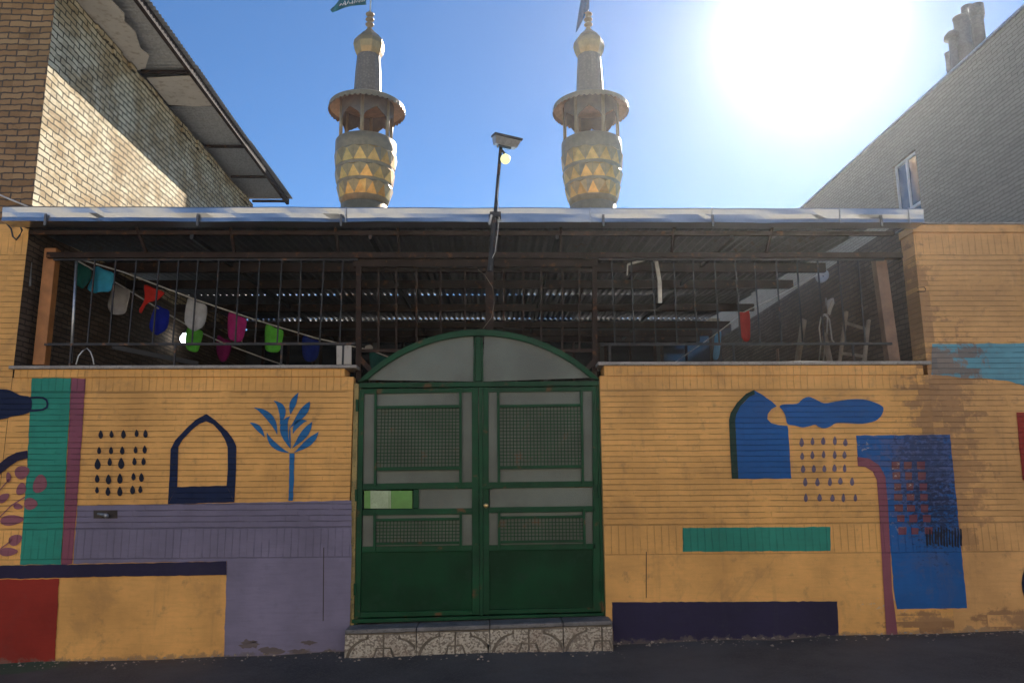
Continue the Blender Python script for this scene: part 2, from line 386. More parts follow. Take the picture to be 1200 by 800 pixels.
def terrazzo():
    a = Mat('washed_terrazzo'); vo = a.n('ShaderNodeTexVoronoi'); vo.inputs['Scale'].default_value = 75; a.l(a.pos(), vo.inputs['Vector'])
    hs = a.n('ShaderNodeSeparateColor'); a.l(vo.outputs['Color'], hs.inputs[0])
    c = a.mix(a.ramp(hs.outputs[0], .15, .75), (.22, .19, .155), (.52, .47, .39))
    c = a.mix(a.math('MULTIPLY', a.ramp(a.noise(2.5, 4), .45, .7), .5), c, (.24, .16, .12))
    a.set(c, .8, 0, .3); a.bump(vo.outputs['Distance'], .6, .004); return a.m
M['terrazzo'] = terrazzo()
def asphalt():
    a = Mat('worn_asphalt'); n1 = a.noise(.9, 6, .65); n2 = a.noise(130, 3, .7)
    vo = a.n('ShaderNodeTexVoronoi'); vo.inputs['Scale'].default_value = 90; a.l(a.pos(), vo.inputs['Vector'])
    hs = a.n('ShaderNodeSeparateColor'); a.l(vo.outputs['Color'], hs.inputs[0])
    c = a.mix(a.ramp(n1, .3, .7), (.052, .052, .053), (.112, .109, .106))
    c = a.mix(a.math('MULTIPLY', a.ramp(hs.outputs[0], .55, .95), .6), c, (.12, .115, .11))
    c = a.mix(a.math('MULTIPLY', a.ramp(a.noise(4, 6, .7), .56, .72), .5), c, (.10, .085, .07))
    wall = a.math('ADD', a._y, a.math('MULTIPLY', a.noise(3.2, 5, .7), .8))
    c = a.mix(a.math('MULTIPLY', a.ramp(wall, .22, .5), .7), c, (.11, .085, .065))
    ex = a.math('DIVIDE', a.math('ADD', a._x, 4.7), 1.15); ey = a.math('DIVIDE', a.math('ADD', a._y, .12), .36)
    r = a.math('ADD', a.math('ADD', a.math('MULTIPLY', ex, ex), a.math('MULTIPLY', ey, ey)), a.noise(5, 6, .7))
    c = a.mix(a.math('MULTIPLY', a.ramp(r, 1.5, 1.1), .65), c, (.05, .12, .055))   # green paint spilt on the road
    a.set(c, .85, 0, .3); b = a.bump(n2, .5, .006); a.bump(a.noise(6, 5), .35, .03, b); return a.m
M['asphalt'] = asphalt()
def cloth(name, rgb):
    a = Mat(name); wv = a.noise(180, 2); c = a.mix(a.ramp(a.noise(12, 3), .3, .7), tuple(x*.8 for x in rgb), rgb)
    a.set(c, .85, 0, .1); a.bump(wv, .3, .002)
    tr = a.n('ShaderNodeBsdfTranslucent'); a.l(c, tr.inputs['Color'])
    mx = a.n('ShaderNodeMixShader'); mx.inputs[0].default_value = .35
    a.l(a.b.outputs[0], mx.inputs[1]); a.l(tr.outputs[0], mx.inputs[2])
    a.l(mx.outputs[0], a.t.nodes['Material Output'].inputs['Surface']); return a.m
def glow(name, rgb, s):
    a = Mat(name); a.b.inputs['Emission Color'].default_value = (*rgb, 1); a.b.inputs['Emission Strength'].default_value = s
    a.set(rgb, .3); return a.m

# ------------------------------------------------------------------ setting: street, yard floor
def gz(x): return .165+.021*max(-14, min(14, x))
mb = MB()
xs = [-38, -26, -14] + [-14+.5*i for i in range(1, 56)] + [14, 26, 38]
ys = [-38, -26, -14] + [-14+.5*i for i in range(1, 26)] + [-1.2, -.9, -.6, -.4, -.25, -.1, 0, .1, 3, 14, 26, 38]
for x in xs:
    for y in ys:
        nz = .022*(noise.noise(Vector((x*1.1, y*1.3, 2)))) if abs(x) < 14 and -14 < y < .2 else 0
        nz += .018*max(0, 1-abs(y+.02)/.3)*(.5+noise.noise(Vector((x*2.3, 5, 1)))) if abs(x) < 14 else 0
        mb.v.append((x, y, gz(x)+nz))
ny = len(ys)
for i in range(len(xs)-1):
    for j in range(ny-1): mb.f.append((i*ny+j, (i+1)*ny+j, (i+1)*ny+j+1, i*ny+j+1))
tag(mb.build('asphalt_street', M['asphalt'], smooth=True), kind='structure')
tag(MB().box(-4.48, 4.10, .25, 6.53, .3, .55).build('courtyard_floor', M['concrete']), kind='structure')
# unseen house fronts across the street, added to bounce warm sunlight onto the wall
mb = MB().box(-26, 22, -21, -9.8, -.4, 5.8)
for i in range(15):
    for z0 in (1.2, 4.3):
        x = -24+3.1*i; mb.box(x-.06, x+1.46, -9.8, -9.74, z0-.06, z0); mb.box(x-.06, x+1.46, -9.8, -9.76, z0+1.5, z0+1.58)
mb.box(-26.1, 22.1, -21, -9.65, 5.8, 5.92)
tag(mb.build('bounce_frontage', M['frontage']), kind='structure')
hz = bpy.data.materials.new('glare_veil'); hz.use_nodes = True  # haze volume added to stand in for the veil of lens glare
ht = hz.node_tree; ht.nodes.remove(ht.nodes['Principled BSDF'])
pv = ht.nodes.new('ShaderNodeVolumePrincipled'); pv.inputs['Color'].default_value = (.95, .95, .96, 1)
pv.inputs['Density'].default_value = .0009; pv.inputs['Anisotropy'].default_value = .8
ht.links.new(pv.outputs[0], ht.nodes['Material Output'].inputs['Volume'])
tag(MB().box(-39, 39, -39, 39, -2.2, 13.6).build('veil_haze', hz), kind='stuff')
# loose chips and litter along the foot of the wall
mb = MB()
for i in range(420):
    x = random.uniform(-4.8, 5.4); y = -abs(random.gauss(0, .16))-.01
    if -1.35 < x < 1.05: y -= .2
    r = random.choice((.004, .006, .006, .009, .013)); z = gz(x)+.022
    vs = [(x+r*random.uniform(.5, 1.4)*dx, y+r*random.uniform(.5, 1.4)*dy, z+r*dz) for dx, dy, dz in ((-1,-1,0),(1,-1,0),(1,1,0),(-1,1,0),(0,0,1))]
    mb.add(vs, [(0,1,4),(1,2,4),(2,3,4),(3,0,4),(3,2,1,0)])
tag(mb.build('rubble_chips', M['plank']), 'pale chips and grit scattered along the foot of the painted wall', kind='stuff')

# ------------------------------------------------------------------ mural helpers
def hand_edge(pts):                          # a brush never follows a ruled line: small wander along each edge
    out = []
    for i, a in enumerate(pts):
        b = pts[(i+1) % len(pts)]; l = sqrt((b[0]-a[0])**2+(b[1]-a[1])**2); n = max(1, int(l/5))
        for k in range(n):
            t = k/n; x = a[0]+(b[0]-a[0])*t; y = a[1]+(b[1]-a[1])*t
            if k: x += .75*noise.noise(Vector((x*.16, y*.16, 3.3)))+random.uniform(-.22, .22); y += .75*noise.noise(Vector((x*.16, y*.16, 8.1)))+random.uniform(-.22, .22)
            out.append((x, y))
    return out
def sheet(pts, layer, mat, name, parent, smooth=0, y=0.0):
    if smooth: pts = smooth_poly(pts, smooth)
    pts = hand_edge(pts)
    P = [FP(a, b, y) for a, b in pts]
    yy = y-.004*layer
    bm = bmesh.new(); vs = [bm.verts.new((p.x, yy, p.z)) for p in P]
    f = bm.faces.new(vs); bm.normal_update()
    if f.normal.y > 0: f.normal_flip()
    bmesh.ops.triangulate(bm, faces=[f], ngon_method='EAR_CLIP')
    mb = MB(); bm.verts.ensure_lookup_table(); bm.verts.index_update()
    mb.v = [tuple(v.co) for v in bm.verts]; mb.f = [tuple(v.index for v in q.verts) for q in bm.faces]; bm.free()
    return flat(mb, name, mat, parent)
def flat(mb, name, mat, parent):
    o = mb.build(name, mat, parent)
    bm = bmesh.new(); bm.from_mesh(o.data)
    for q in bm.faces:
        if q.normal.y > 0: q.normal_flip()
    bm.to_mesh(o.data); bm.free(); return o
def strip(A, B, layer, mat, name, parent, y=0.0, closed=False):
    n = len(A); mb = MB(); yy = y-.004*layer
    for q in list(A)+list(B):
        p = FP(q[0], q[1], y); mb.v.append((p.x, yy, p.z))
    for i in range(n-1+(1 if closed else 0)): mb.f.append((i, (i+1)%n, n+(i+1)%n, n+i))
    return flat(mb, name, mat, parent)
def zoomed(pts, s, ox, oy): return [(ox+a/s, oy+b/s) for a, b in pts]
def droplet(cx, cy, h, w):
    o = []
    for k in range(14):
        t = 2*pi*k/14; yv = -cos(t); wv = sin(t)*(.5+.5*min(1, (yv+1)/1.25)) if yv < .25 else sin(t)
        o.append((cx+w/2*wv+random.uniform(-.12, .12), cy+h/2*yv+random.uniform(-.1, .1)))
    return o

# ------------------------------------------------------------------ low painted wall, left of the gate
XLW, XLG = -4.50, -1.335
wl = thing('painted_wall', (-2.9, .12, 0), 'low ochre brick wall left of the green gate with purple lower half and mural of arch and raindrops', 'wall')
MB().box(XLW, XLG, 0, .24, -.1, 2.60).build('masonry', M['yellow'], wl)
MB().box(XLW+.02, XLG-.08, -.018, .25, 2.601, 2.675).build('header_course', M['yellow'], wl, bevel=.004)
MB().box(XLW-.02, XLG+.035, -.05, .27, 2.677, 2.708).build('coping', M['stone'], wl, bevel=.006)
sheet([(91,592),(250,589.5),(412,586),(412,640),(409,790),(262,796),(266,657),(86,660)], 1, M['purple'], 'painted_field', wl)
sheet([(38,443),(84,443),(78,550),(72,661),(24,661),(32,550)], 2, M['teal'], 'painted_stripe', wl)
sheet([(84.5,443),(101,444),(93,560),(85,660),(72.5,661),(79,550)], 2, M['mauve'], 'painted_stripe', wl)
sheet([(-60,663),(130,660),(266,657),(266,673),(130,675),(-60,679)], 3, M['band'], 'painted_band', wl)
sheet([(-60,679.5),(70,677.5),(67,730),(63,800),(-60,804)], 2, M['red'], 'painted_block', wl)
sheet(smooth_poly([(-45,470),(-25,458),(0,456),(12,457),(24,463),(37,466),(37,481),(27,486),(14,488),(4,491),(-20,492),(-40,485)],3), 3, M['navy'], 'painted_face_mask', wl)
A = [(36,465),(44,464.5),(52,465),(56.5,468),(58,473),(57,478),(52,481),(44,482),(36,482.5)]
B = [(36,467.3),(44,466.7),(51,467.2),(54.5,469.5),(55.8,473),(55,476.5),(51,479),(44,479.8),(36,480)]
strip(A, B, 4, M['navy'], 'painted_ear_loop', wl)
strip([(-12,560),(0,543),(10,535),(20,530),(33,527.5)], [(-6,565),(1,555),(11,547),(21,540),(33.5,536.5)], 3, M['band'], 'painted_arc', wl)
for cx, cy, rx, ry, an in ((27,553,9,7.5,-.4),(48,567,8,11,.35),(37,590,8,7,0),(11,559,3,6,0),(5,583,8,4.5,-.6),(26,573,5.5,7.5,.4),(15,609,14,6,-.1),(22,593,5.5,3.5,.2),(19,632,8.5,6,-.5),(11,646,11,5,-.05),(-8,600,8,5,.3),(-12,640,8,5,.3)):
    P = []
    for k in range(14):
        t = 2*pi*k/14; a, b = rx*cos(t), ry*sin(t)*(1-.25*cos(t)); P.append((cx+a*cos(an)-b*sin(an), cy+a*sin(an)+b*cos(an)))
    sheet(P, 3, M['leaf'], 'painted_leaf', wl)
for q in ([(-14,622),(0,606),(14,592),(30,582)], [(-10,655),(2,642),(9,637),(16,631)], [(-20,590),(-4,580),(4,570),(12,561)]):
    strip([(x, y-.8) for x, y in q], [(x, y+.8) for x, y in q], 3, M['leaf'], 'painted_stem', wl)
rows = [[(163,165,57),(235,163,50),(315,163,58),(403,157,50),(462,160,55)], [(152,272,50),(232,272,52),(307,272,56),(396,268,48),(457,265,53)],
        [(142,362,75),(223,348,55),(300,358,76),(388,345,52),(449,345,52)], [(139,460,56),(215,465,67),(291,460,68),(382,447,52),(435,452,60)],
        [(138,536,46),(211,545,60),(291,545,65),(376,536,60),(428,532,50)]]
for r in rows:
    for x, y, h in r: sheet(droplet(90+x/5.714, 480+y/5.714, h/5.714, h*.58/5.714), 2, M['drop'], 'painted_raindrop', wl)
O = zoomed([(612,630),(625,420),(630,265),(660,205),(740,120),(800,65),(870,28),(930,70),(1010,145),(1050,200),(1070,245),(1068,400),(1057,618)], 5.714, 90, 480)
I = zoomed([(675,515),(678,400),(682,248),(712,198),(775,132),(820,96),(868,77),(915,97),(965,152),(995,202),(1012,250),(1013,400),(1005,507)], 5.714, 90, 480)
strip(O, I, 2, M['navy'], 'painted_arch', wl)
sheet([O[0], I[0], I[-1], O[-1]], 2, M['navy'], 'painted_arch_base', wl)
sheet(zoomed([(298,455),(326,455),(324,590),(316,732),(291,732),(296,590)], 5, 280, 440), 2, M['treeblue'], 'painted_tree_trunk', wl)
def leaf2d(t0, t1, c, wd, n=9):
    L_, R_ = [], []
    for k in range(n+1):
        t = k/n; x = (1-t)**2*t0[0]+2*t*(1-t)*c[0]+t*t*t1[0]; y = (1-t)**2*t0[1]+2*t*(1-t)*c[1]+t*t*t1[1]
        dx = 2*(1-t)*(c[0]-t0[0])+2*t*(t1[0]-c[0]); dy = 2*(1-t)*(c[1]-t0[1])+2*t*(t1[1]-c[1]); dl = sqrt(dx*dx+dy*dy)+1e-6
        wv = wd/2*(sin(pi*t)**1.1)*.98+.8; L_.append((x-dy/dl*wv, y+dx/dl*wv)); R_.append((x+dy/dl*wv, y-dx/dl*wv))
    return zoomed(L_, 5, 280, 440), zoomed(R_, 5, 280, 440)
for t0, t1, c, wd in (((350,100),(303,228),(310,160),36), ((205,147),(240,290),(285,185),40), ((415,152),(302,305),(400,195),44), ((90,187),(225,345),(205,225),40),
                      ((65,275),(152,362),(120,295),30), ((165,333),(297,452),(185,420),32), ((302,237),(306,430),(225,290),46), ((400,265),(318,340),(335,262),34),
                      ((430,270),(314,425),(400,330),42), ((467,330),(325,450),(430,385),40), ((301,290),(304,420),(296,360),8)):
    a_, b_ = leaf2d(t0, t1, c, wd); strip(a_, b_, 2, M['treeblue'], 'painted_tree_leaf', wl)
# pipe stub over a dark painted recess, plaster scars at the foot
def px_box(mb, x0, y0, x1, y1, front, back, y=0.0):
    P = [FP(a, b, y) for a, b in ((x0, y1), (x1, y1), (x1, y0), (x0, y0))]
    return mb.prism([(p.x, y-front, p.z) for p in P], (0, front+back, 0))
px_box(MB(), 110, 597.5, 138, 607, .006, -.003).build('recess_shade', M['dark_brown'], wl)  # flat dark sheet standing in for the shade inside a recess
p = FP(128, 603); MB().tube([(p.x-.10, -.012, p.z+.012), (p.x-.02, -.018, p.z), (p.x, -.05, p.z-.008)], [.010, .018, .022], 10).build('pipe_stub', M['duct'], wl, smooth=True)
for cx, cy, rx, ry in ((293,754,13,6),(318,762,16,5),(362,752,9,3),(352,763,14,4),(385,764,9,4)):
    P = [(cx+rx*cos(2*pi*k/22)*random.uniform(.55,1.2), cy+ry*sin(2*pi*k/22)*random.uniform(.5,1.25)) for k in range(22)]
    sheet(P, 2, M['plank'] if False else M['leaf'] if False else wall_paint('bare_plaster', (.13,.105,.11)) if 'bp' not in M else M['bp'], 'plaster_scar', wl)
MB().prism([FP(379,641,-.001), FP(380,641,-.001), FP(379.3,727,-.001), FP(378.3,727,-.001)], (0,-.004,0)).build('crack', M['dark_brown'], wl)

# ------------------------------------------------------------------ low painted wall, right of the gate
XRG, XRW = .990, 4.140
wr = thing('painted_wall', (2.5, .12, 0), 'low ochre brick wall right of the green gate with blue cloud and blue doorway mural', 'wall')
MB().box(XRG, XRW, 0, .24, -.1, 2.60).build('masonry', M['yellow_r'], wr)
MB().box(XRG+.04, XRW-.05, -.018, .25, 2.601, 2.695).build('header_course', M['yellow_r'], wr, bevel=.004)
MB().box(XRG-.02, XRW+.02, -.05, .27, 2.697, 2.730).build('coping', M['stone'], wr, bevel=.006)
Z4 = lambda P: zoomed(P, 4.705, 840, 440)
sheet(Z4([(208,82),(250,105),(300,140),(330,168),(300,185),(280,212),(278,240),(300,262),(340,272),(389,276),(396,350),(402,460),(410,567),(118,568),(108,400),(100,250),(105,215),(130,165),(180,115)]), 1, M['blue'], 'painted_niche', wr)
strip(Z4([(206,78),(160,100),(110,150),(75,205),(66,245),(72,400),(82,568)]), Z4([(208,104),(180,115),(130,165),(105,215),(100,250),(108,400),(118,568)]), 2, M['deepgreen'], 'painted_niche_edge', wr)
sheet(Z4([(345,170),(370,158),(440,155),(470,130),(505,117),(545,132),(590,152),(650,143),(720,132),(800,130),(860,145),(905,165),(917,185),(905,220),(870,250),(800,265),(720,262),(655,262),(625,280),(590,290),(560,282),(540,270),(510,278),(470,285),(430,275),(388,266),(378,225),(362,192)]), 2, M['blue'], 'painted_cloud', wr, smooth=3)
for r in ([(467,367),(527,362),(586,360),(650,358),(708,368)], [(470,443),(526,437),(588,434),(649,436),(703,436)], [(475,514),(534,512),(592,512),(648,509),(704,510)],
          [(487,585),(554,586),(623,584),(680,580),(745,583)], [(490,672),(566,671),(637,674),(697,672),(763,672)]):
    for x, y in r: sheet(droplet(840+x/4.705, 440+y/4.705, random.uniform(8.6, 11), random.uniform(4.4, 5.8)), 1, M['drop2'], 'painted_raindrop', wr)
sheet([(800,618),(973,617),(973,645),(800,646)], 1, M['teal'], 'painted_bar', wr)
sheet([(717,705),(981,704),(984,775),(719,780)], 1, M['band'], 'painted_band', wr)
sheet([(1003,510),(1113,509),(1133,712),(1051,713),(1047,690),(1040,600),(1037,565),(1030,547),(1019,538),(1005,535)], 1, M['blue_worn'], 'painted_doorway', wr)
strip([(1004,535),(1018,537),(1030,545),(1037,558),(1040,590),(1045,690),(1055,770)], [(1005,546),(1014,547),(1022,552),(1027,562),(1030,600),(1035,690),(1040,770)], 2, M['sash'], 'painted_drip', wr)
for r_ in range(7):
    for c_, bx in enumerate((175, 217, 263)):
        cx = bx+(0, 3, 8, 10, 12, 20, 26)[r_]*(.9+.05*c_); cy = (163, 199, 237, 273, 311, 347, 390)[r_]
        h = random.uniform(11, 13.5); wv = random.uniform(12, 15)
        sheet(zoomed([(cx-wv, cy-h), (cx+wv, cy-h+random.uniform(-2,2)), (cx+wv-1, cy+h), (cx-wv+1, cy+h+random.uniform(-2,2))], 2.962, 990, 490), 2, M['faded_red'], 'painted_square', wr)
for k in range(13):                         # dark brush scribble over the soldier course at the right edge of the blue doorway
    x = 1086+3.3*k; t_, b_ = 617+random.uniform(-2, 5), 645-random.uniform(0, 9)
    sheet([(x-1.2, t_), (x+random.uniform(.3, 1.2), t_+1), (x+random.uniform(.2, 1.6), (t_+b_)/2), (x+1.2, b_), (x-1, b_-1.5)], 2, M['drop'], 'painted_scribble', wr)
MB().prism([FP(757,646,-.001), FP(757.8,646,-.001), FP(757.6,700,-.001), FP(757,700,-.001)], (0,-.004,0)).build('crack', M['dark_brown'], wr)

# ------------------------------------------------------------------ left neighbour: brick house with tin eaves
XH = -4.505; ZH = 6.74; YH = 6.5
hl = thing('brick_house', (-6.7, 3, 0), 'pale brick house rising on the left with a corrugated tin eave', 'house')
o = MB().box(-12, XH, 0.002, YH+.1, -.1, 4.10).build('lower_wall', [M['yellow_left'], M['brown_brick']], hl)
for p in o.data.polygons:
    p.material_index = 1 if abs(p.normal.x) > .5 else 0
o = MB().box(-12, XH, .006, YH, 4.102, ZH).build('upper_wall', [M['house_front'], M['house_side']], hl)
for p in o.data.polygons: p.material_index = 1 if abs(p.normal.x) > .5 else 0
rnd = random.Random(3)
mb = MB()                                   # ragged top courses under the eave
y = .02
while y < YH-.25:
    l = rnd.uniform(.16, .24)
    mb.box(XH-.1, XH+rnd.uniform(-.01, .03), y, y+l-.012, ZH-.068*rnd.choice((1, 1, 2)), ZH-.004); y += l
mb.build('top_course', M['house_side'], hl, bevel=.004)
# eave: corrugated sheets carried out over the wall on a brown beam
XE = -3.86
def corrugated(mb, x0, x1, y0, y1, zf, along, pitch=.076, amp=.012, ph=0.0, per=8, lift=None):
    """wave along y (along='y') or along x; zf(x,y) gives the mean height"""
    if along == 'y':
        n = int((y1-y0)/pitch*per); us = [y0+(y1-y0)*i/n for i in range(n+1)]; vs = [x0+(x1-x0)*i/3 for i in range(4)]
        P = [(v, u, zf(v, u)+amp*sin(2*pi*u/pitch+ph)) for u in us for v in vs]; k = 4
    else:
        n = int((x1-x0)/pitch*per); us = [x0+(x1-x0)*i/n for i in range(n+1)]; vs = [y0+(y1-y0)*i/3 for i in range(4)]
        P = [(u, v, zf(u, v)+amp*sin(2*pi*u/pitch+ph)) for u in us for v in vs]; k = 4
    fs = [(i*k+j, (i+1)*k+j, (i+1)*k+j+1, i*k+j+1) for i in range(n) for j in range(k-1)]
    return mb.add(P, fs)
zr = lambda x, y: ZH+.10+.02*sin(y*1.3)*max(0, (x-XH))
for y0, y1 in ((-.6, 1.9), (1.86, 4.1), (4.06, YH+.05)):
    corrugated(MB(), -12, XE+.07, y0, y1, (lambda x, y, y0=y0: zr(x, y)+.006*(y0+1)), 'y', ph=y0).build('roof_sheet', M['eave_sheet'], hl, smooth=True)
MB().box(XE-.03, XE+.02, -.6, YH, ZH+.0, ZH+.098).build('eave_beam', M['rust_steel'], hl)
for y in (.3, 1.9, 2.75, 4.1, 5.3, 6.45): MB().box(XH, XE-.032, y-.02, y+.02, ZH+.03, ZH+.07).build('rafter', M['rust_steel'], hl)
for P in ([(XH-.02,.0),(XH+.34,.0),(XH+.40,.6),(XH+.33,.75),(XH+.36,.95),(XH+.26,1.3),(XH+.3,1.45),(XH+.12,1.75),(XH-.02,1.8)],
          [(XH+.03,2.0),(XE-.035,1.93),(XE-.035,2.72),(XH+.33,2.74),(XH+.02,2.70)],):
    MB().prism([(a, b, ZH+.004+.02*b/6) for a, b in P], (0, 0, .012)).build('soffit_board', M['white_board'], hl)
# bits on the house front
tag(MB().tube([(-5.6, -.03, 4.75), (-5.1, -.04, 4.52), (-4.75, -.03, 4.36), (-4.53, -.02, 4.27)], .009, 6).build('wire', M['cable'], smooth=True), 'pale cable sagging across the tan brick front above the gutter end', 'cable')
p0, p1 = FP(37, 277, .1), FP(35, 335, .1)
tag(MB().bar(p0, p1, .02, .012).build('metal_strip', M['duct']), 'narrow pale metal strip hanging beside the orange left post', 'strip')
P = [FP(x, y, -.03) for x, y in ((8,262),(13,268),(15,277),(19,281),(23,276),(26,270),(23,264))]
tag(MB().tube(P, .008, 6).build('wire', M['dark_in'], smooth=True), 'dark loop of wire under the left end of the gutter', 'cable')

# ------------------------------------------------------------------ right neighbour: tall ochre front and grey brick house behind
tr = thing('painted_pier', (4.9, .15, 0), 'tall weathered ochre brick pier with pale blue brush patch at right', 'wall')
MB().box(XRW+.002, 9, .003, .24, -.1, 4.02).build('masonry', M['yellow_tall'], tr)
MB().box(XRW-.01, 9, -.022, .25, 4.022, 4.098).build('ledge_course', M['yellow_tall'], tr, bevel=.004)
MB().box(XRW-.03, 9, -.04, .27, 4.10, 4.118).build('coping', M['stone'], tr, bevel=.004)
sheet([(1092,403),(1230,402),(1230,460),(1200,452),(1180,446),(1150,443),(1128,443),(1110,440),(1091,439)], 1, M['sky_paint'], 'painted_patch', tr)
sheet([(1191,483),(1240,483),(1244,572),(1198,562),(1194,520)], 1, M['red'], 'painted_block', tr)
sheet([(1207+10*cos(2*pi*k/16), 683+22*sin(2*pi*k/16)) for k in range(16)], 1, M['drop'], 'dark_blot', tr)  # dark oval at the edge, its cause unknown
P = [FP(1075, 337), FP(1083, 336.5), FP(1084.5, 339), FP(1084, 341.5), FP(1075, 342)]
MB().tube([(q.x, -.004, q.z) for q in P], .004, 5).build('wall_hook', M['dark_brown'], tr)

XR = 6.05
pw = SX(1200, 12, XR); pe = SX(938, 245, XR); ZR = (pw.z+pe.z)/2
hr = thing('brick_house', (7, 4, 0), 'tall grey facing brick house at right with a white framed window', 'house')
w0 = SX(1045, 188, XR); w1 = SX(1073, 183, XR); wy0, wy1 = w1.y, w0.y; wz1 = (w0.z+w1.z)/2; wz0 = wz1-1.25
MB().box(XR, 12, .26, wy0, -.1, ZR).build('side_wall', M['grey_tile'], hr)
MB().box(XR, 12, wy1, 14, -.1, ZR).build('side_wall', M['grey_tile'], hr)
MB().box(XR, 12, wy0+.0005, wy1-.0005, wz1, ZR).build('side_wall', M['grey_tile'], hr)
MB().box(XR, 12, wy0+.0005, wy1-.0005, -.1, wz0).build('side_wall', M['grey_tile'], hr)
MB().box(XR-.03, 12, .24, 14.02, ZR+.002, ZR+.03).build('roof_flashing', M['duct'], hr)
fr = MB()
wxf = XR+.035
for a, b, c, d in ((wy0+.002, wy0+.045, wz0, wz1-.002), (wy1-.045, wy1-.002, wz0, wz1-.002), ((wy0+wy1)/2-.02, (wy0+wy1)/2+.02, wz0+.045, wz1-.047)): fr.box(wxf, wxf+.05, a, b, c, d)
for c in (wz0, wz1-.045, wz1-.80): fr.box(wxf+.001, wxf+.049, wy0+.046, wy1-.046, c, c+.043)
wn = fr.build('window', M['white'], hr)
MB().box(wxf+.02, wxf+.028, wy0+.04, wy1-.04, wz0+.02, wz1-.03).build('pane', M['pane'], wn)
MB().box(wxf-.05, wxf-.005, wy0, wy0+.02, wz0-.03, wz0-.003).build('sill', M['stone'], wn)
# ventilation stacks on the roof edge
def stack(px0, px1, pytop, pybase, x, kind, label):
    b = SX((px0+px1)/2, pybase, x); r = (SX(px0, pybase, x)-SX(px1, pybase, x)); d = (b-CAM).dot(_f); rad = (px1-px0)/F*d/2
    zt = SX((px0+px1)/2, pytop, x).z
    t = thing('vent_stack', (x, b.y, ZR), label, 'vent', 'metal vent stacks on the grey house roof')
    h = zt-ZR
    if kind == 'mushroom':
        MB().lathe([(rad*.8, -.05), (rad*.8, h-.08)], (x, b.y, ZR), 16).build('flue', M['pipe'], t, smooth=True)
        MB().lathe([(rad*1.45, h-.10), (rad*1.35, h-.05), (rad*.8, h), (.01, h+.03)], (x, b.y, ZR), 16).build('cowl', M['pipe'], t, smooth=True)
    elif kind == 'elbow':
        MB().lathe([(rad*.78, -.05), (rad*.78, h-.20), (rad*.9, h-.19), (rad*.9, h-.16), (rad*.7, h-.15)], (x, b.y, ZR), 16).build('flue', M['pipe'], t, smooth=True)
        MB().lathe([(rad*1.02, h-.15), (rad*1.05, h), (rad*.75, h+.015)], (x, b.y, ZR), 16).build('cowl', M['pipe'], t, smooth=True)
    else:
        MB().lathe([(rad, -.05), (rad, h*.5), (rad*1.06, h*.5+.005), (rad*1.06, h*.5+.03), (rad, h*.5+.035), (rad, h-.03), (rad*1.08, h-.025), (rad*1.08, h)], (x, b.y, ZR), 16).build('flue', M['pipe'], t, smooth=True)
stack(1110, 1119, 60, 84, XR+.25, 'pipe', 'shortest straight pipe, leftmost of the roof stacks')
stack(1114, 1128, 33, 78, XR+.2, 'mushroom', 'mushroom capped pipe second from left among the roof stacks')
stack(1123, 1140, 15, 66, XR+.3, 'pipe', 'thick straight duct in the middle of the roof stacks')
stack(1133, 1146, 2, 58, XR+.45, 'elbow', 'tall hooded pipe just left of the tallest dark roof stack')
stack(1141, 1157, 2, 50, XR+.2, 'elbow', 'hooded pipe rightmost of the roof stacks')

# ------------------------------------------------------------------ right boundary wall of the yard and things leaning on it
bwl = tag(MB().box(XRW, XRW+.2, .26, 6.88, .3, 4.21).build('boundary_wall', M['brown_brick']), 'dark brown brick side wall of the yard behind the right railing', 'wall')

# ------------------------------------------------------------------ shrine building at the back of the yard
sb = thing('shrine_building', (0, 9, 0), 'low building under the canopy with beige brick band and dark windows', 'building')
YB = 6.55; ZB = 4.46
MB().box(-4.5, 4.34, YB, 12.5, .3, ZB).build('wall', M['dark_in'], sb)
zb0, zb1 = FP(600, 384, YB).z, FP(600, 374, YB).z
MB().box(-4.48, 4.12, YB-.05, YB-.002, zb0, zb1).build('brick_band', M['beige_brick'], sb)
for i in range(8):
    x0 = -4.2+i*1.03
    f = MB()
    for a, b, c, d in ((x0, x0+.05, 1.4, zb0-.06), (x0+.9, x0+.95, 1.4, zb0-.06), (x0+.05, x0+.9, 1.4, 1.45), (x0+.05, x0+.9, zb0-.11, zb0-.06), (x0+.45, x0+.49, 1.45, zb0-.11)): f.box(a, b, YB-.04, YB-.003, c, d)
    wn = f.build('window', M['rust_steel'], sb)
    MB().box(x0+.03, x0+.92, YB-.02, YB-.012, 1.42, zb0-.08).build('pane', M['dark_pane'], wn)

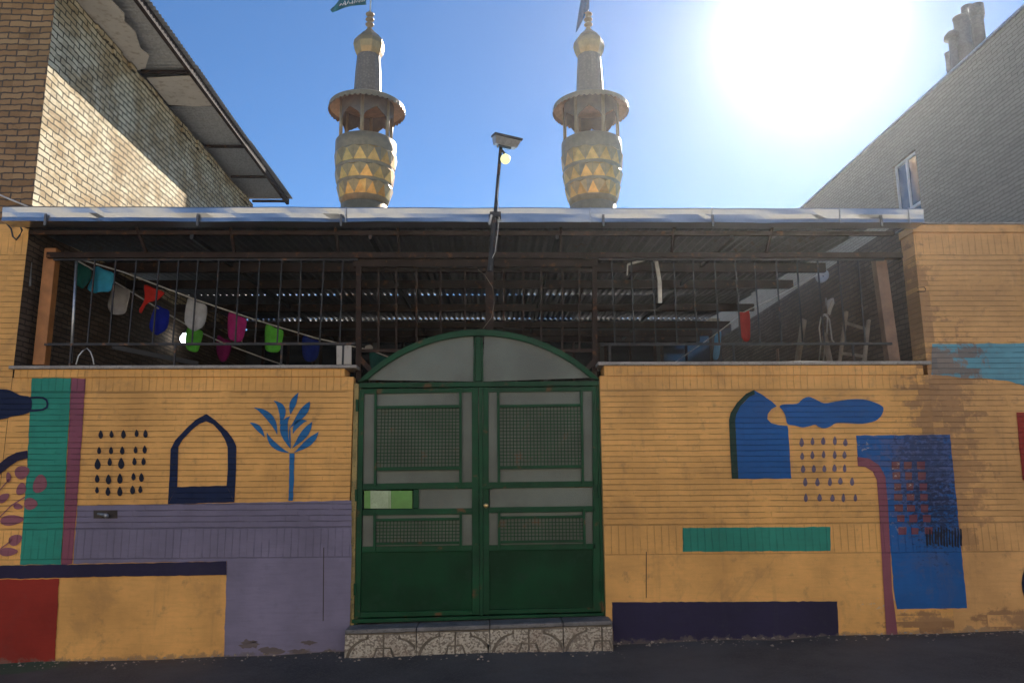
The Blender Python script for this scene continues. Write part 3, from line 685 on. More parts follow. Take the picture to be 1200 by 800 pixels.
# ------------------------------------------------------------------ minarets
def minaret(px, phase, label, kx=1.0):
    YM = 8.8
    zy = lambda y: FP(px, y, YM).z
    # measured on the left tower; heights in metres above the roof of the building
    c0 = FP(px, 185, YM); sc = (c0-CAM).dot(_f)/F
    Zp = lambda y: FP(px, y, YM).z-ZB
    R = lambda p: p*sc
    t = thing('minaret', (c0.x, YM, ZB), label, 'minaret', 'gilded minarets above the canopy')
    C = (c0.x, YM, ZB)
    MB().lathe([(R(27), 0), (R(26.6), Zp(242.5))], C, 28).build('base_drum', M['brass_pale'], t, smooth=True)
    prof = [(R(26.3), Zp(242)), (R(28.5), Zp(234)), (R(31), Zp(223)), (R(33.2), Zp(208)), (R(34.4), Zp(192)), (R(35.2), Zp(178)), (R(35.2), Zp(169)), (R(33.6), Zp(168)), (R(32.5), Zp(170))]
    MB().lathe(prof, C, 56).build('barrel', M['brass_pale'], t, smooth=True)
    def rad(zv):
        for (r0, z0), (r1, z1) in zip(prof[:6], prof[1:7]):
            if z0 <= zv <= z1: return r0+(r1-r0)*(zv-z0)/(z1-z0)
        return prof[0][0]
    NF = 14
    for k, (pt, pb) in enumerate(((184, 200), (203.5, 218), (221, 236))):
        mb = MB(); zt, zbm = Zp(pt), Zp(pb)
        for i in range(NF):
            a0 = 2*pi*(i+.5*(k%2))/NF+phase; a1 = a0+2*pi/NF*.98; am = (a0+a1)/2
            q = lambda a, r, z: (C[0]+r*cos(a), C[1]+r*sin(a), C[2]+z)
            rt, rb = rad(zt)+R(.9), rad(zbm)+R(.9)
            jut = R(2.0)*(1, .6, .9, .75, 1, .8)[i % 6]
            zap = zt+(zbm-zt)*.16
            BL, BR, TL, TR = q(a0, rb, zbm), q(a1, rb, zbm), q(a0, rt, zt), q(a1, rt, zt); AP = q(am, rad(zap)+jut, zap)
            mb.add([BL, BR, TR, TL, AP], [(0,1,4),(1,2,4),(2,3,4),(3,0,4)])
        o = mb.build('facet_ring', [M['gold_dull'], M['gold'], M['brass_pale']], t)
        for i, p in enumerate(o.data.polygons): p.material_index = 1 if (i % 4 == 0 or (i*7+k) % 11 == 3) else 2 if (i*5+k) % 7 == 1 else 0  # brighter gold on down-facing facets paints in the light they catch
    zc0, zc1 = Zp(170)-.04, Zp(124)
    for i in range(6):
        a = -pi/2+phase+i*pi/3
        MB().lathe([(R(2.1), zc0), (R(2.1), zc1)], (C[0]+R(31)*cos(a), C[1]+R(31)*sin(a), C[2]), 10).build('column', M['brass_pale'], t, smooth=True)
    for i in range(6):                      # cusped arch between each pair of columns
        a0 = -pi/2+phase+i*pi/3; a1 = a0+pi/3; n = 16; mb = MB()
        zt = Zp(124)
        prof2 = [1, .86, .62, .50, .46, .34, .25, .19, 0.05, .19, .25, .34, .46, .50, .62, .86, 1]
        for k in range(n+1):
            a = a0+(a1-a0)*k/n
            for r in (30.6, 31.4):
                for zz in (zt+.03, Zp(136)-(Zp(136)-Zp(151))*prof2[k]): mb.v.append((C[0]+R(r)*cos(a), C[1]+R(r)*sin(a), C[2]+zz))
        for k in range(n):
            b = k*4
            mb.f += [(b, b+4, b+5, b+1), (b+2, b+3, b+7, b+6), (b+1, b+5, b+7, b+3), (b, b+2, b+6, b+4)]
        mb.build('arch_panel', M['arch'], t)
    # canopy brim with scalloped edge
    n = 176; rb = 45.0; zbr = Zp(128)
    mb = MB(); ring = []
    def sca(k): return abs(sin(pi*k/4.0))*R(2.6)+R(3.0)
    for k in range(n):
        a = 2*pi*k/n; c, s = cos(a), sin(a)
        q = lambda r, z: mb.v.append((C[0]+R(r)*c, C[1]+R(r)*s, C[2]+z))
        q(rb, zbr-sca(k)); q(rb-.8, zbr+R(1.5)); q(38, zbr+R(5.5)); q(17, zbr+R(8)); q(17, zbr+R(5.0)); q(38, zbr+R(3.0)); q(rb-1.8, zbr-R(.2)); q(rb-.5, zbr-sca(k))
    for k in range(n):
        for j in range(7): mb.f.append((k*8+j, ((k+1)%n)*8+j, ((k+1)%n)*8+j+1, k*8+j+1))
    o = mb.build('brim', [M['brass_pale'], M['copper']], t)
    for i, p in enumerate(o.data.polygons): p.material_index = 1 if (i % 7) >= 3 else 0
    MB().lathe([(R(18), zbr+R(4.6)), (R(18), zbr+R(5.2))], C, 28).build('ceiling_disc', M['copper'], t)
    MB().lathe([(R(16.8), zbr+R(7)), (R(15.2), Zp(85)), (R(13.6), Zp(66))], C, 12, ph=phase+.2).build('neck', M['scales'], t)
    MB().lathe([(R(14.5), Zp(67)), (R(17), Zp(62)), (R(18.8), Zp(55)), (R(18), Zp(50)), (R(13), Zp(44)), (R(7.2), Zp(39)), (R(3.6), Zp(35)), (R(2), Zp(31))], C, 8, ph=phase+.35).build('onion_dome', M['gold_dull'], t)
    pr = []
    for yc in (29, 23, 17): pr += [(R(2.0), Zp(yc+3)), (R(5.2), Zp(yc+.8)), (R(5.2), Zp(yc-.3)), (R(2.0), Zp(yc-2.5))]
    MB().lathe(pr, C, 14).build('finial', M['brass_pale'], t, smooth=False)
    pole = (C[0], C[1], C[2]+Zp(15)); top = (C[0]+.02, C[1], C[2]+Zp(-22))
    MB().tube([pole, top], R(.9), 8).build('flag_pole', M['cable'], t)
    return t, C, R, Zp, YM
m1 = minaret(428.5, 0.0, 'gilded minaret on the left flying a dark teal flag')
m2 = minaret(693.5, radians(19.5), 'gilded minaret on the right flying a limp blue flag')

def cloth_flag(px_rows, YM, name, mat, label, tilt=0.0):
    # px_rows: list of (top xy, bottom xy) across the flag from pole to tip
    n = len(px_rows); mb = MB()
    for i, (a, b) in enumerate(px_rows):
        yy = YM-.06*sin(i*1.4)*i*.4 - tilt*i
        for k in range(5):
            x = a[0]+(b[0]-a[0])*k/4; y = a[1]+(b[1]-a[1])*k/4
            p = FP(x, y, yy); mb.v.append(tuple(p))
    for i in range(n-1):
        for k in range(4): mb.f.append((i*5+k, (i+1)*5+k, (i+1)*5+k+1, i*5+k+1))
    o = mb.build(name, mat, smooth=True)
    md = o.modifiers.new('cloth', 'SOLIDIFY'); md.thickness = .006
    return tag(o, label, 'flag', 'flags on the minarets')
M['flag_teal'] = cloth('teal_flag_cloth', (.015, .17, .22)); M['flag_blue'] = cloth('blue_flag_cloth', (.03, .12, .26))
fl = cloth_flag([((429,-34),(429,6)), ((421,-27),(420,6.5)), ((413,-19),(411,7.5)), ((405,-9),(402,10)), ((397,1),(395,13)), ((392,7),(389.5,15)), ((388,10.5),(387,12))], 8.8, 'flag', M['flag_teal'], 'dark teal pennant with white script streaming from the left minaret')
cloth_flag([((690,-36),(690.5,10)), ((686,-24),(686,18)), ((682,-8),(681,28)), ((679,10),(677,36)), ((676,28),(674.5,39))], 8.8, 'flag', M['flag_blue'], 'limp blue flag hanging from the pole of the right minaret', .02)
# white script on the teal flag: flowing strokes
mb = MB()
for st in ([(398,7),(400,4.5),(401.5,6.5),(403,3.5),(404.5,6),(406,5.5)], [(404,1.5),(405.5,6)], [(407,4.5),(408.5,1),(410,4.5),(411.5,3.5),(413,4.5),(413,1)], [(409,-1),(410,0)], [(415,4),(416,-1.5),(417.5,3),(419,1),(421,3),(422,-1),(423.5,2)], [(418,-3),(420,-4)], [(425,2),(425.5,-5),(427,1.5)]):
    mb.tube([FP(x, y, 8.70) for x, y in st], .011, 5)
mb.build('script', M['white'], fl)

# ------------------------------------------------------------------ canopy over the yard
ca = thing('canopy_roof', (0, 3.3, 3.9), 'corrugated metal canopy over the yard on brown steel beams', 'roof')
XC0, XC1 = -4.52, 3.72
zroof = lambda y: 4.065+.062*y
segs = [(-.12, 3.62, 0.0), (3.54, 4.72, -.003), (4.64, 5.85, -.010), (5.79, 6.53, -.034)]
for i, (y0, y1, dz) in enumerate(segs):
    corrugated(MB(), XC0, XC1, y0, y1, lambda x, y, dz=dz: zroof(y)+dz, 'x', pitch=.09, amp=.016, ph=i*1.9).build('roof_sheet', M['roof'], ca, smooth=True)
for y in (1.05, 2.0, 3.45, 4.6, 5.6, 6.4):
    z = zroof(y)-.12-(.13 if y > 4 else .05 if y > 2 else 0)
    MB().box(XC0+.01, XC1-.02, y-.03, y+.03, z-.10, z-.0).build('purlin', M['rust_steel'], ca)
zb = FP(250, 299, .10).z
MB().box(-4.35, 4.05, .06, .14, zb-.035, zb+.02).build('front_beam', M['rust_steel'], ca)
MB().box(-4.45, 3.9, -.09, -.05, 3.965, 4.005).build('eave_beam', M['rust_steel'], ca)
for px0, px1 in ((160,172),(270,275),(393,397),(466,468),(657,657),(790,787),(905,898)):
    a = FP(px1, 297, .08); b = FP(px0, 266, -.12); MB().bar(a, b, .022, .035).build('strut', M['rust_steel'], ca)
for x in (-2.9, -1.2, .6, 2.3): MB().bar((x, -.1, 3.94), (x, 6.5, zroof(6.5)-.30), .03, .04, up=(0,0,1)).build('rafter', M['iron'], ca)
# gutter: folded sheet with dents
def gutter():
    xs = [-4.60+8.71*i/120 for i in range(121)]; mb = MB()
    zt = 4.165; zl = 4.034
    for i, x in enumerate(xs):
        n = lambda s: noise.noise(Vector((x*1.7+s, s*3.1, s)))*.010 + noise.noise(Vector((x*6+s, s, 9)))*.004
        k = .020 if min(abs(x+3.75), abs(x+1.52), abs(x-3.1), abs(x-2.0)) < .05 else 0
        tilt = -.0006*x
        z1 = zt+tilt+n(2)*.5; z0 = zl+tilt+n(3)*.6
        mb.v += [(x, -.10, z1+.012), (x, -.262+n(1)*.4, z1+.012), (x, -.272+n(1)*.4, z1), (x, -.268+n(4)+k*.4, z1-.05), (x, -.262+n(5)+k, z0+.04), (x, -.268+n(1), z0), (x, -.10, z0-.004), (x, -.10, z0+.02)]
    for i in range(120):
        for j in range(8): mb.f.append((i*8+j, (i+1)*8+j, (i+1)*8+(j+1)%8, i*8+(j+1)%8))
    mb.f += [tuple(range(8)), tuple(range(120*8+7, 120*8-1, -1))]
    return mb
gu = gutter().build('gutter', M['galv'], ca, smooth=False)
for px in (54, 232, 400, 574, 707, 835, 1032):
    p = FP(px, 256, -.275)
    MB().box(p.x-.010, p.x+.010, -.292, -.276, 3.985, 4.10).build('gutter_strap', M['pipe'], gu)
for px in (692, 835, 985, 1066, 405):
    p = FP(px, 255, -.28); MB().box(p.x-.004, p.x+.004, -.283, -.272, 4.02, 4.175).build('gutter_seam', M['duct'], gu)

# posts
def leaning_post(name, a, b, wd, mat, label, group='canopy posts'):
    t = MB().bar(a, b, wd, wd*.8).build(name, mat, bevel=.006)
    return tag(t, label, 'post', group)
leaning_post('timber_post', FP(48, 428, .16), FP(62, 292, .16), .115, M['wood'], 'orange timber post at the left end of the railing')
leaning_post('timber_post', FP(1046, 424, .20), FP(1029, 300, .20), .115, M['wood_dull'], 'brown timber post leaning at the right end of the railing')

# ------------------------------------------------------------------ railings
def railing(xt0, xt1, pxs, label, extra=(), y=.10):
    t = thing('iron_railing', (FP((xt0+xt1)/2, 425, y).x, y, 2.71), label, 'railing', 'iron railings on the low walls')
    zt, zl = FP(250, 304, y).z, FP(250, 403, y).z
    if xt0 > 600: zt, zl = FP(850, 304, y).z, FP(850, 403, y).z
    xa, xb = FP(xt0, 350, y).x, FP(xt1, 350, y).x
    MB().box(xa, xb, y-.009, y+.009, zt-.012, zt+.012).build('top_rail', M['iron'], t)
    MB().box(xa, xb, y-.009, y+.009, zl-.012, zl+.012).build('bottom_rail', M['iron'], t)
    for px in pxs:
        x = FP(px, 310, y).x+random.uniform(-.012, .012)
        MB().bar((x+random.uniform(-.01, .01), y, zl+.012), (x, y, zt-.012), .0125, .0125).build('bar', M['iron'], t)
    for px in extra:
        x = FP(px, 415, y).x; MB().bar((x, y, 2.70), (x, y, zl-.012), .018, .018).build('foot', M['iron'], t)
    return t
railing(58, 418, [112,136.5,161,185,209,233,256.5,280,305,329,353.5,378,401], 'black iron railing above the left wall in front of the coloured pennants', (83, 205, 330, 402))
railing(703, 1040, [717,741,765,789,813,837,861,885,909,933,957,981,1005], 'black iron railing above the right wall in front of leaning planks', (715, 860, 1000))
a, b = FP(83, 425, .12), FP(90, 300, .12)
tag(MB().tube([a, b], .014, 8).build('steel_pole', M['duct'], smooth=True), 'thin pale steel pole at the left end of the pennant strings', 'pole')

# frame over the gate
gf = thing('barred_screen', (-.16, .16, 2.5), 'rusty brown barred steel frame standing above the green arch', 'screen')
YF = .16
def rect_bar(x0, y0, x1, y1, name, mat, parent, yp=YF, d=.03, bev=0):
    return px_box(MB(), x0, y0, x1, y1, d/2, d/2, yp).build(name, mat, parent, bevel=bev)
rect_bar(415, 303.5, 700, 313, 'top_beam', M['rust_steel'], gf, d=.07)
rect_bar(423, 409, 697, 412.5, 'lower_rail', M['rust_steel'], gf)
for x0, x1, y0 in ((417.5, 423.5, 313.3), (694, 699.5, 313.3)):
    P = [FP(x0, 460, YF), FP(x1, 460, YF), FP(x1, y0, YF), FP(x0, y0, YF)]
    MB().prism([(p.x, YF-.03, p.z) for p in P], (0, .06, 0)).build('post', M['rust_steel'], gf)
rect_bar(569, 313.3, 578.5, 400, 'centre_post', M['rust_steel'], gf, d=.06)
for px in (443.5, 464.5, 488, 516.5, 545, 590.3, 613.3, 634.3, 659, 679):
    rect_bar(px-1.1, 313.3, px+1.1, 408.8, 'bar', M['rust_steel'], gf, d=.016)
MB().bar(FP(421, 419, .12), FP(437, 437, .12), .045, .03).build('brace', M['rust_steel'], gf)
MB().bar(FP(700, 419, .12), FP(684, 436, .12), .045, .03).build('brace', M['rust_steel'], gf)

# lamp on the frame
YL = -.315
lp = thing('solar_lamp', tuple(FP(575, 315, YL)), 'solar street lamp on a leaning pole fixed before the gutter above the gate', 'lamp')
MB().tube([FP(574.5, 318, YL), FP(580, 250, YL)], .027, 8).build('pole_socket', M['iron'], lp)
MB().tube([FP(580, 252, YL), FP(587, 171, YL-.02)], .016, 8).build('pole', M['iron'], lp)
px_box(MB(), 574, 249.5, 587, 255, .035, .045, YL).build('clamp', M['iron'], lp)
MB().bar(FP(576, 308, YL), FP(576, 308, .05), .03, .03, up=(0,0,1)).build('bracket', M['iron'], lp)
MB().tube([FP(576, 252, YL-.03), FP(574.5, 258, YL-.03), FP(573, 263, YL-.03)], .012, 6).build('tie', M['cable'], lp)
# head: tilted solar panel with a shallow housing beneath
h0 = FP(593, 166, YL-.04)
def slab(c, ax, ay, az, lx, ly, lz, taper=1.0):
    vs = []
    for sz in (-1, 1):
        k = taper if sz < 0 else 1.0
        for sx, sy in ((-1,-1),(1,-1),(1,1),(-1,1)): vs.append(Vector(c)+ax*sx*lx/2*k+ay*sy*ly/2*k+az*sz*lz/2)
    return MB().add(vs, [(3,2,1,0),(4,5,6,7),(0,1,5,4),(1,2,6,5),(2,3,7,6),(3,0,4,7)])
ax = Vector((.97, .2, -.14)).normalized(); ay = Vector((-.18, .93, .32)).normalized(); az = ax.cross(ay).normalized(); ay = az.cross(ax)
slab(h0+az*.035, ax, ay, az, .27, .25, .022).build('solar_panel', M['iron'], lp, bevel=.003)
slab(h0-az*.012, ax, ay, az, .25, .22, .07, .82).build('lamp_housing', M['duct'], lp, bevel=.004)
slab(h0-az*.055-ax*.01, ax, ay, az, .13, .12, .03, .9).build('lens', M['pane'], lp)
MB().tube([FP(588, 176, YL-.02), FP(591, 180, YL-.05)], .012, 6).build('socket', M['iron'], lp)
bc = FP(592.3, 186.5, YL-.05)
MB().lathe([(.004, -.048), (.022, -.043), (.038, -.03), (.047, -.01), (.047, .01), (.038, .03), (.022, .043), (.008, .052)], bc, 20).build('bulb', glow('yellow_lit_bulb', (.95, .93, .42), .45), lp, smooth=True)
P = [FP(x, y, YL-.02) for x, y in ((586,195),(583,230),(585,256),(583,275),(580,296),(576,304))]
MB().tube(P, .004, 5).build('lamp_wire', M['cable'], lp)
P = [FP(x, y, .09) for x, y in ((560,316),(568,322),(577,336),(580,352),(576,372),(566,385))]
tag(MB().tube(P, .0025, 5).build('wire', M['plank'], smooth=True), 'thin pale wire hanging across the centre post above the arch', 'cable')

# ------------------------------------------------------------------ gate
YG = .05
ga_ = thing('double_gate', (-.14, YG, .42), 'dark green arched double gate with grilles and frosted glass', 'gate')
def gpoly(pts, d0, d1, name, mat, parent, bevel=0):     # outline on the gate plane, from d0 in front of it to d1 behind
    P = [FP(a, b, YG) for a, b in pts]
    return MB().prism([(p.x, YG-d0, p.z) for p in P], (0, d0+d1, 0)).build(name, mat, parent, bevel=bevel)
def gq(x0, y0, x1, y1): return [(x0, y1), (x1, y1), (x1, y0), (x0, y0)]
# jambs (overpainted with the wall colour)
gpoly([(408,735),(415,735),(421,450),(415.5,449)], .03, .10, 'jamb', M['jamb'], ga_, .004)
gpoly([(415.3,735),(419,735),(423.5,449),(421.3,450)], .02, .09, 'jamb', M['green'], ga_, .003)
gpoly([(709,726),(714.5,726),(706,440),(701.5,446)], .03, .10, 'jamb', M['jamb'], ga_, .004)
gpoly([(705,724),(708.8,724),(701.3,447),(698.5,447)], .02, .09, 'jamb', M['green'], ga_, .003)
# arch
A, B = [], []
xa, xb = 419.5, 702.5
for k in range(41):
    t = k/40; x = xa+(xb-xa)*t
    u = 2*t-1; h = 60*(sqrt(max(0, 1.42**2-u*u))-sqrt(1.42**2-1))/(1.42-sqrt(1.42**2-1))
    base = 448-2.5*t
    A.append((x, base-h)); 
for k in range(41):
    t = k/40; x = 431+(691-431)*t
    u = (2*t-1)*.925; h = 60*(sqrt(max(0, 1.42**2-u*u))-sqrt(1.42**2-1))/(1.42-sqrt(1.42**2-1))
    base = 448-2.5*t
    B.append((x, min(base-.3, base-h+7.0)))
P = A+B[::-1]
def ring(A, B, d0, d1):
    mb = MB(); n = len(A)
    for Q in (A, B):
        for yy in (YG-d0, YG+d1):
            for q in Q:
                p = FP(q[0], q[1], YG); mb.v.append((p.x, yy, p.z))
    a0, a1, b0, b1 = 0, n, 2*n, 3*n
    for i in range(n-1):
        mb.f += [(a0+i, a0+i+1, b0+i+1, b0+i), (a1+i, b1+i, b1+i+1, a1+i+1), (a0+i, a1+i, a1+i+1, a0+i+1), (b0+i, b0+i+1, b1+i+1, b1+i)]
    mb.f += [(a0, b0, b1, a1), (a0+n-1, a1+n-1, b1+n-1, b0+n-1)]
    return mb
ring(A, B, .035, .07).build('arch_frame', M['green'], ga_, bevel=.003)
A2 = [(x, y+3.6+0*x) for x, y in B]
gpoly([(421.5,449),(700.8,446.6),(701,452),(421.5,454.6)], .03, .06, 'transom', M['green'], ga_, .003)
gpoly([(557,446.8),(564,446.7),(563.2,395.5),(557.5,395.5)], .03, .05, 'arch_mullion', M['green'], ga_, .003)
gpoly([(554.5,446.6),(556.6,446.6),(557.1,396),(555.3,396)], .015, .05, 'arch_mullion', M['green'], ga_)
gpoly([(564.4,446.6),(566.6,446.6),(565.6,396),(563.6,396)], .015, .05, 'arch_mullion', M['green'], ga_)
gl = [q for q in B if q[0] < 556]; gpoly(gl+[(556,446.8)], -.005, .012, 'arch_glass', M['frost'], ga_)
gr = [q for q in B if q[0] > 564]; gpoly([(564.5,446.8)]+gr, -.005, .012, 'arch_glass', M['frost'], ga_)

def door(xL, xR, T, Bm, name, spec):
    """frame members in picture measurements; spec gives the rails, bars, glass and grilles of one leaf"""
    fmb = MB()
    def fq(pts, d0=.022, d1=.022):
        P = [FP(a, b, YG) for a, b in pts]; fmb.prism([(p.x, YG-d0, p.z) for p in P], (0, d0+d1, 0))
    for pts in spec['frame']: fq(pts)
    fo = fmb.build(name, M['green'], ga_, bevel=.003)
    for pts in spec['bars']:
        P = [FP(a, b, YG) for a, b in pts]
        MB().prism([(p.x, YG-.036, p.z) for p in P], (0, .028, 0)).build('bar', M['green'], fo, bevel=.002)
    for x0, y0, x1, y1 in spec['glass']:
        P = [FP(a, b, YG) for a, b in gq(x0, y0, x1, y1)]
        MB().prism([(p.x, YG+.002, p.z) for p in P], (0, .008, 0)).build('frosted_glass', M['frost'], fo)
    for x0, y0, x1, y1, nx, ny_ in spec['grille']:
        g = MB(); a = FP(x0, y1, YG); b = FP(x1, y0, YG)
        for i in range(1, nx):
            x = a.x+(b.x-a.x)*i/nx; g.box(x-.0036, x+.0036, YG-.022, YG-.016, a.z-.01, b.z+.01)
        for i in range(1, ny_):
            z = a.z+(b.z-a.z)*i/ny_; g.box(a.x-.01, b.x+.01, YG-.016, YG-.010, z-.0036, z+.0036)
        g.build('grille', M['green'], fo)
    for pts in spec['panel']:
        P = [FP(a, b, YG) for a, b in pts]
        MB().prism([(p.x, YG-.006, p.z) for p in P], (0, .02, 0)).build('sheet_panel', M['green_panel'], fo, bevel=.002)
    return fo
left = dict(
    frame=[[(415.5,723),(422.5,723),(427,456),(422.5,456)], [(553.5,719.5),(562,719.3),(560.5,454),(553,454)], [(427,456),(553,454.6),(553,459.5),(427,461.5)],
           [(425.5,566.5),(553.2,564.5),(553.2,572),(425.5,573.5)], [(425,596.5),(553.3,595),(553.4,602),(425,603.5)], [(424.5,640),(553.4,638.3),(553.4,645),(424.5,646.5)],
           [(422.7,716.5),(553.4,714),(553.5,719.4),(422.7,722.8)], [(484.5,573.4),(491,573.4),(491,595.2),(484.5,595.2)]],
    bars=[[(438.6,568),(441.6,568),(442.0,457),(439.2,457)], [(538.3,567),(541.5,567),(541.2,455),(538.2,455)], [(442.2,475.8),(538,474.5),(538,478),(442.2,479.3)], [(442,547.3),(538.2,545.8),(538.2,550),(442,551.3)],
          [(437.8,645),(440.8,645),(441,600),(438.1,600)], [(538.6,643),(541.6,643),(541.6,599),(538.6,599)], [(441.1,607.3),(538.4,606),(538.4,609),(441.1,610.5)], [(441,635),(538.4,633.6),(538.4,636.6),(441,638)]],
    glass=[(425.8,459,553.2,568), (490,572.5,553.4,597), (425,601.5,553.4,642)],
    grille=[(442,479,538.3,546.5,24,17), (441,610,538.5,634.5,24,6)],
    panel=[[(423.5,646.7),(553.2,645.2),(553.3,714),(422.9,716.3)]])
right = dict(
    frame=[[(566.5,719),(573.5,719),(572.3,454),(566,454)], [(694.8,716),(704.5,715.6),(698.4,452.5),(693.8,452.5)], [(572.5,454.6),(693.8,453.3),(694,458.3),(572.5,459.6)],
           [(572.8,564.8),(696,563.2),(696.1,570.2),(572.8,572)], [(573,594),(696.6,592.4),(696.8,599),(573,600.7)], [(573,638.2),(698,636.4),(698.2,642.8),(573.1,644.6)], [(573.3,713.6),(694.7,711),(694.8,715.9),(573.4,718.9)]],
    bars=[[(583.2,567),(586.2,567),(585.2,456),(582.2,456)], [(681.3,565.5),(684.3,565.5),(682.3,454),(679.4,454)], [(585.6,474.6),(679.6,473.2),(679.7,476.4),(585.6,477.8)], [(586.1,545.8),(681,544.4),(681,548),(586.2,549.4)],
          [(583.5,643),(586.5,643),(586.3,597.5),(583.3,597.5)], [(683.4,641),(686.4,641),(685.2,596),(682.3,596)], [(586.5,604.5),(682.8,603.2),(682.9,606.2),(586.5,607.5)], [(586.6,633),(683.6,631.6),(683.6,634.6),(586.6,636)]],
    glass=[(572,458,694.5,567), (574,571,696.6,596), (573,598.5,697,640)],
    grille=[(585.8,477.5,680.2,545,24,17), (586.5,607.3,683,632,24,6)],
    panel=[[(573.2,644.8),(694.6,643),(694.7,711),(573.4,713.4)]])
dl = door(0, 0, 0, 0, 'door_leaf', left); dr = door(0, 0, 0, 0, 'door_leaf', right)
gpoly([(562.2,720),(566.3,720),(565.6,454),(561.2,454)], .03, .03, 'meeting_stile', M['green'], ga_, .003)
gpoly([(413,729),(707.5,720.2),(707.5,717),(413,724.5)], .04, .05, 'threshold_rail', M['green'], ga_, .003)
for x0, x1, ys_ in ((414.5, 419.5, (475, 580, 690)), (700.5, 706, (472, 576, 686))):
    for k, yv in enumerate(ys_):
        dx = (-1.5, -2.5, -4)[k] if x0 < 500 else (.5, 1.5, 3.5)[k]
        p0 = FP((x0+x1)/2+dx+(3 if x0 < 500 else -3), yv-7, YG-.03); p1 = FP((x0+x1)/2+dx+(2.8 if x0 < 500 else -2.8), yv+7, YG-.03)
        MB().tube([p0, p1], .013, 8).build('hinge', M['green'], ga_)
# letter box on the left leaf
lb = gpoly(gq(427, 574.5, 483.5, 595.5), .018, .0, 'letter_box', M['lime_box'], ga_, .003)
gpoly(gq(434.5, 574.6, 456, 595.3), .024, -.0185, 'box_door', M['lime_pale'], lb)
for y in (580, 586.5, 592): gpoly(gq(459, y-1.3, 483, y+.6), .024, -.0185, 'box_ridge', M['lime_box'], lb)
gpoly(gq(456.6, 574.7, 458.4, 595.2), .027, -.0185, 'box_ridge', M['lime_pale'], lb)
p = FP(569.5, 592, YG); MB().lathe([(.024, 0), (.024, .008), (.014, .014), (.014, .024), (.004, .026)], (0,0,0), 16)
kb = MB(); kb.lathe([(.022, 0), (.022, .008), (.013, .014), (.012, .022), (.003, .024)], (0, 0, 0), 16)
kb.v = [(p.x+v[0], YG-.022-v[2], p.z+v[1]) for v in kb.v]; kb.build('lock', M['brass'], dr, smooth=False)
gpoly(gq(565.5, 569.5, 577, 572.8), .040, -.022, 'latch', M['green'], dr, .002)

# ------------------------------------------------------------------ entrance step
YS = -.20
st = thing('entrance_step', (-.14, -.05, .2), 'speckled terrazzo step with carved arc tiles below the green gate', 'step')
fl_, fr_ = FP(404, 738, YS), FP(718, 727, YS)
def stepz(x): return fl_.z+(fr_.z-fl_.z)*(x-fl_.x)/(fr_.x-fl_.x)
x0, x1 = fl_.x, fr_.x
mb = MB(); mb.prism([(x0, YS+.02, -.05), (x1, YS+.02, -.05), (x1, YS+.02, stepz(x1)-.035), (x0, YS+.02, stepz(x0)-.035)], (0, .42, 0)); mb.build('core', M['slab'], st)
cuts = [FP(x, 740, YS).x for x in (404, 488, 574, 660, 718)]
for a, b in zip(cuts, cuts[1:]):
    a2, b2 = a+.003, b-.003
    MB().prism([(a2, YS-.012, stepz(a)-.032), (b2, YS-.012, stepz(b)-.032), (b2, YS-.012, stepz(b)+.004), (a2, YS-.012, stepz(a)+.004)], (0, .44, 0)).build('tread_slab', M['slab'], st, bevel=.008)
def tile(a, b, full):
    za, zb_ = stepz(a)-.036, stepz(b)-.036; wT = .70
    t = MB().prism([(a+.002, YS+.004, gz(a)-.06), (b-.002, YS+.004, gz(b)-.06), (b-.002, YS+.004, zb_), (a+.002, YS+.004, za)], (0, .015, 0)).build('carved_tile', M['groove_base'], st)
    # relief blocks stand 10 mm proud with dark grooves left between them
    H = za-gz(a)+.02
    def U(u, v): return (a+u*wT, YS-.006, gz(a)-.02+v*H+ (za-stepz(a)+.036)*0)
    def arc(cx, cz, rx, rz, t0, t1, n=10): return [(cx+rx*cos(t0+(t1-t0)*k/n), cz+rz*sin(t0+(t1-t0)*k/n)) for k in range(n+1)]
    def relief(pts):
        P = [(max(0.006, min((b-a)/wT-.006, u)), v) for u, v in pts]
        if max(p[0] for p in P)-min(p[0] for p in P) < .02: return
        MB().prism([U(u, v) for u, v in P], (0, .0105, 0)).build('relief_block', M['terrazzo'], t, bevel=.003)
    L1 = arc(.34, -.02, .29, .86, pi, pi/2+.15); R1 = arc(.62, -.02, .29, .86, pi/2-.15, 0)
    relief([(.005, .02)]+[(u-.03, v+.02) for u, v in L1]+[(.285, .985), (.005, .985)])
    relief([(.055, .0)]+[(u+.005, v-.02) for u, v in L1]+[(.295, .985), (.47, .985), (.47, .50), (.385, .50), (.37, .30), (.33, .0)])
    relief([(.49, .985), (.665, .985)]+[(u-.005, v-.02) for u, v in R1]+[(.63, .0), (.60, .30), (.575, .50), (.49, .50)])
    relief([(.675, .985)]+[(u+.03, v+.02) for u, v in R1]+[(.995, .02), (.995, .985)])
    relief([(.345, .0), (.39, .30), (.40, .44), (.47, .44), (.47, .0)])
    relief([(.49, .0), (.49, .44), (.56, .44), (.575, .30), (.61, .0)])
for a, b in zip(cuts, cuts[1:]): tile(a, b, True)

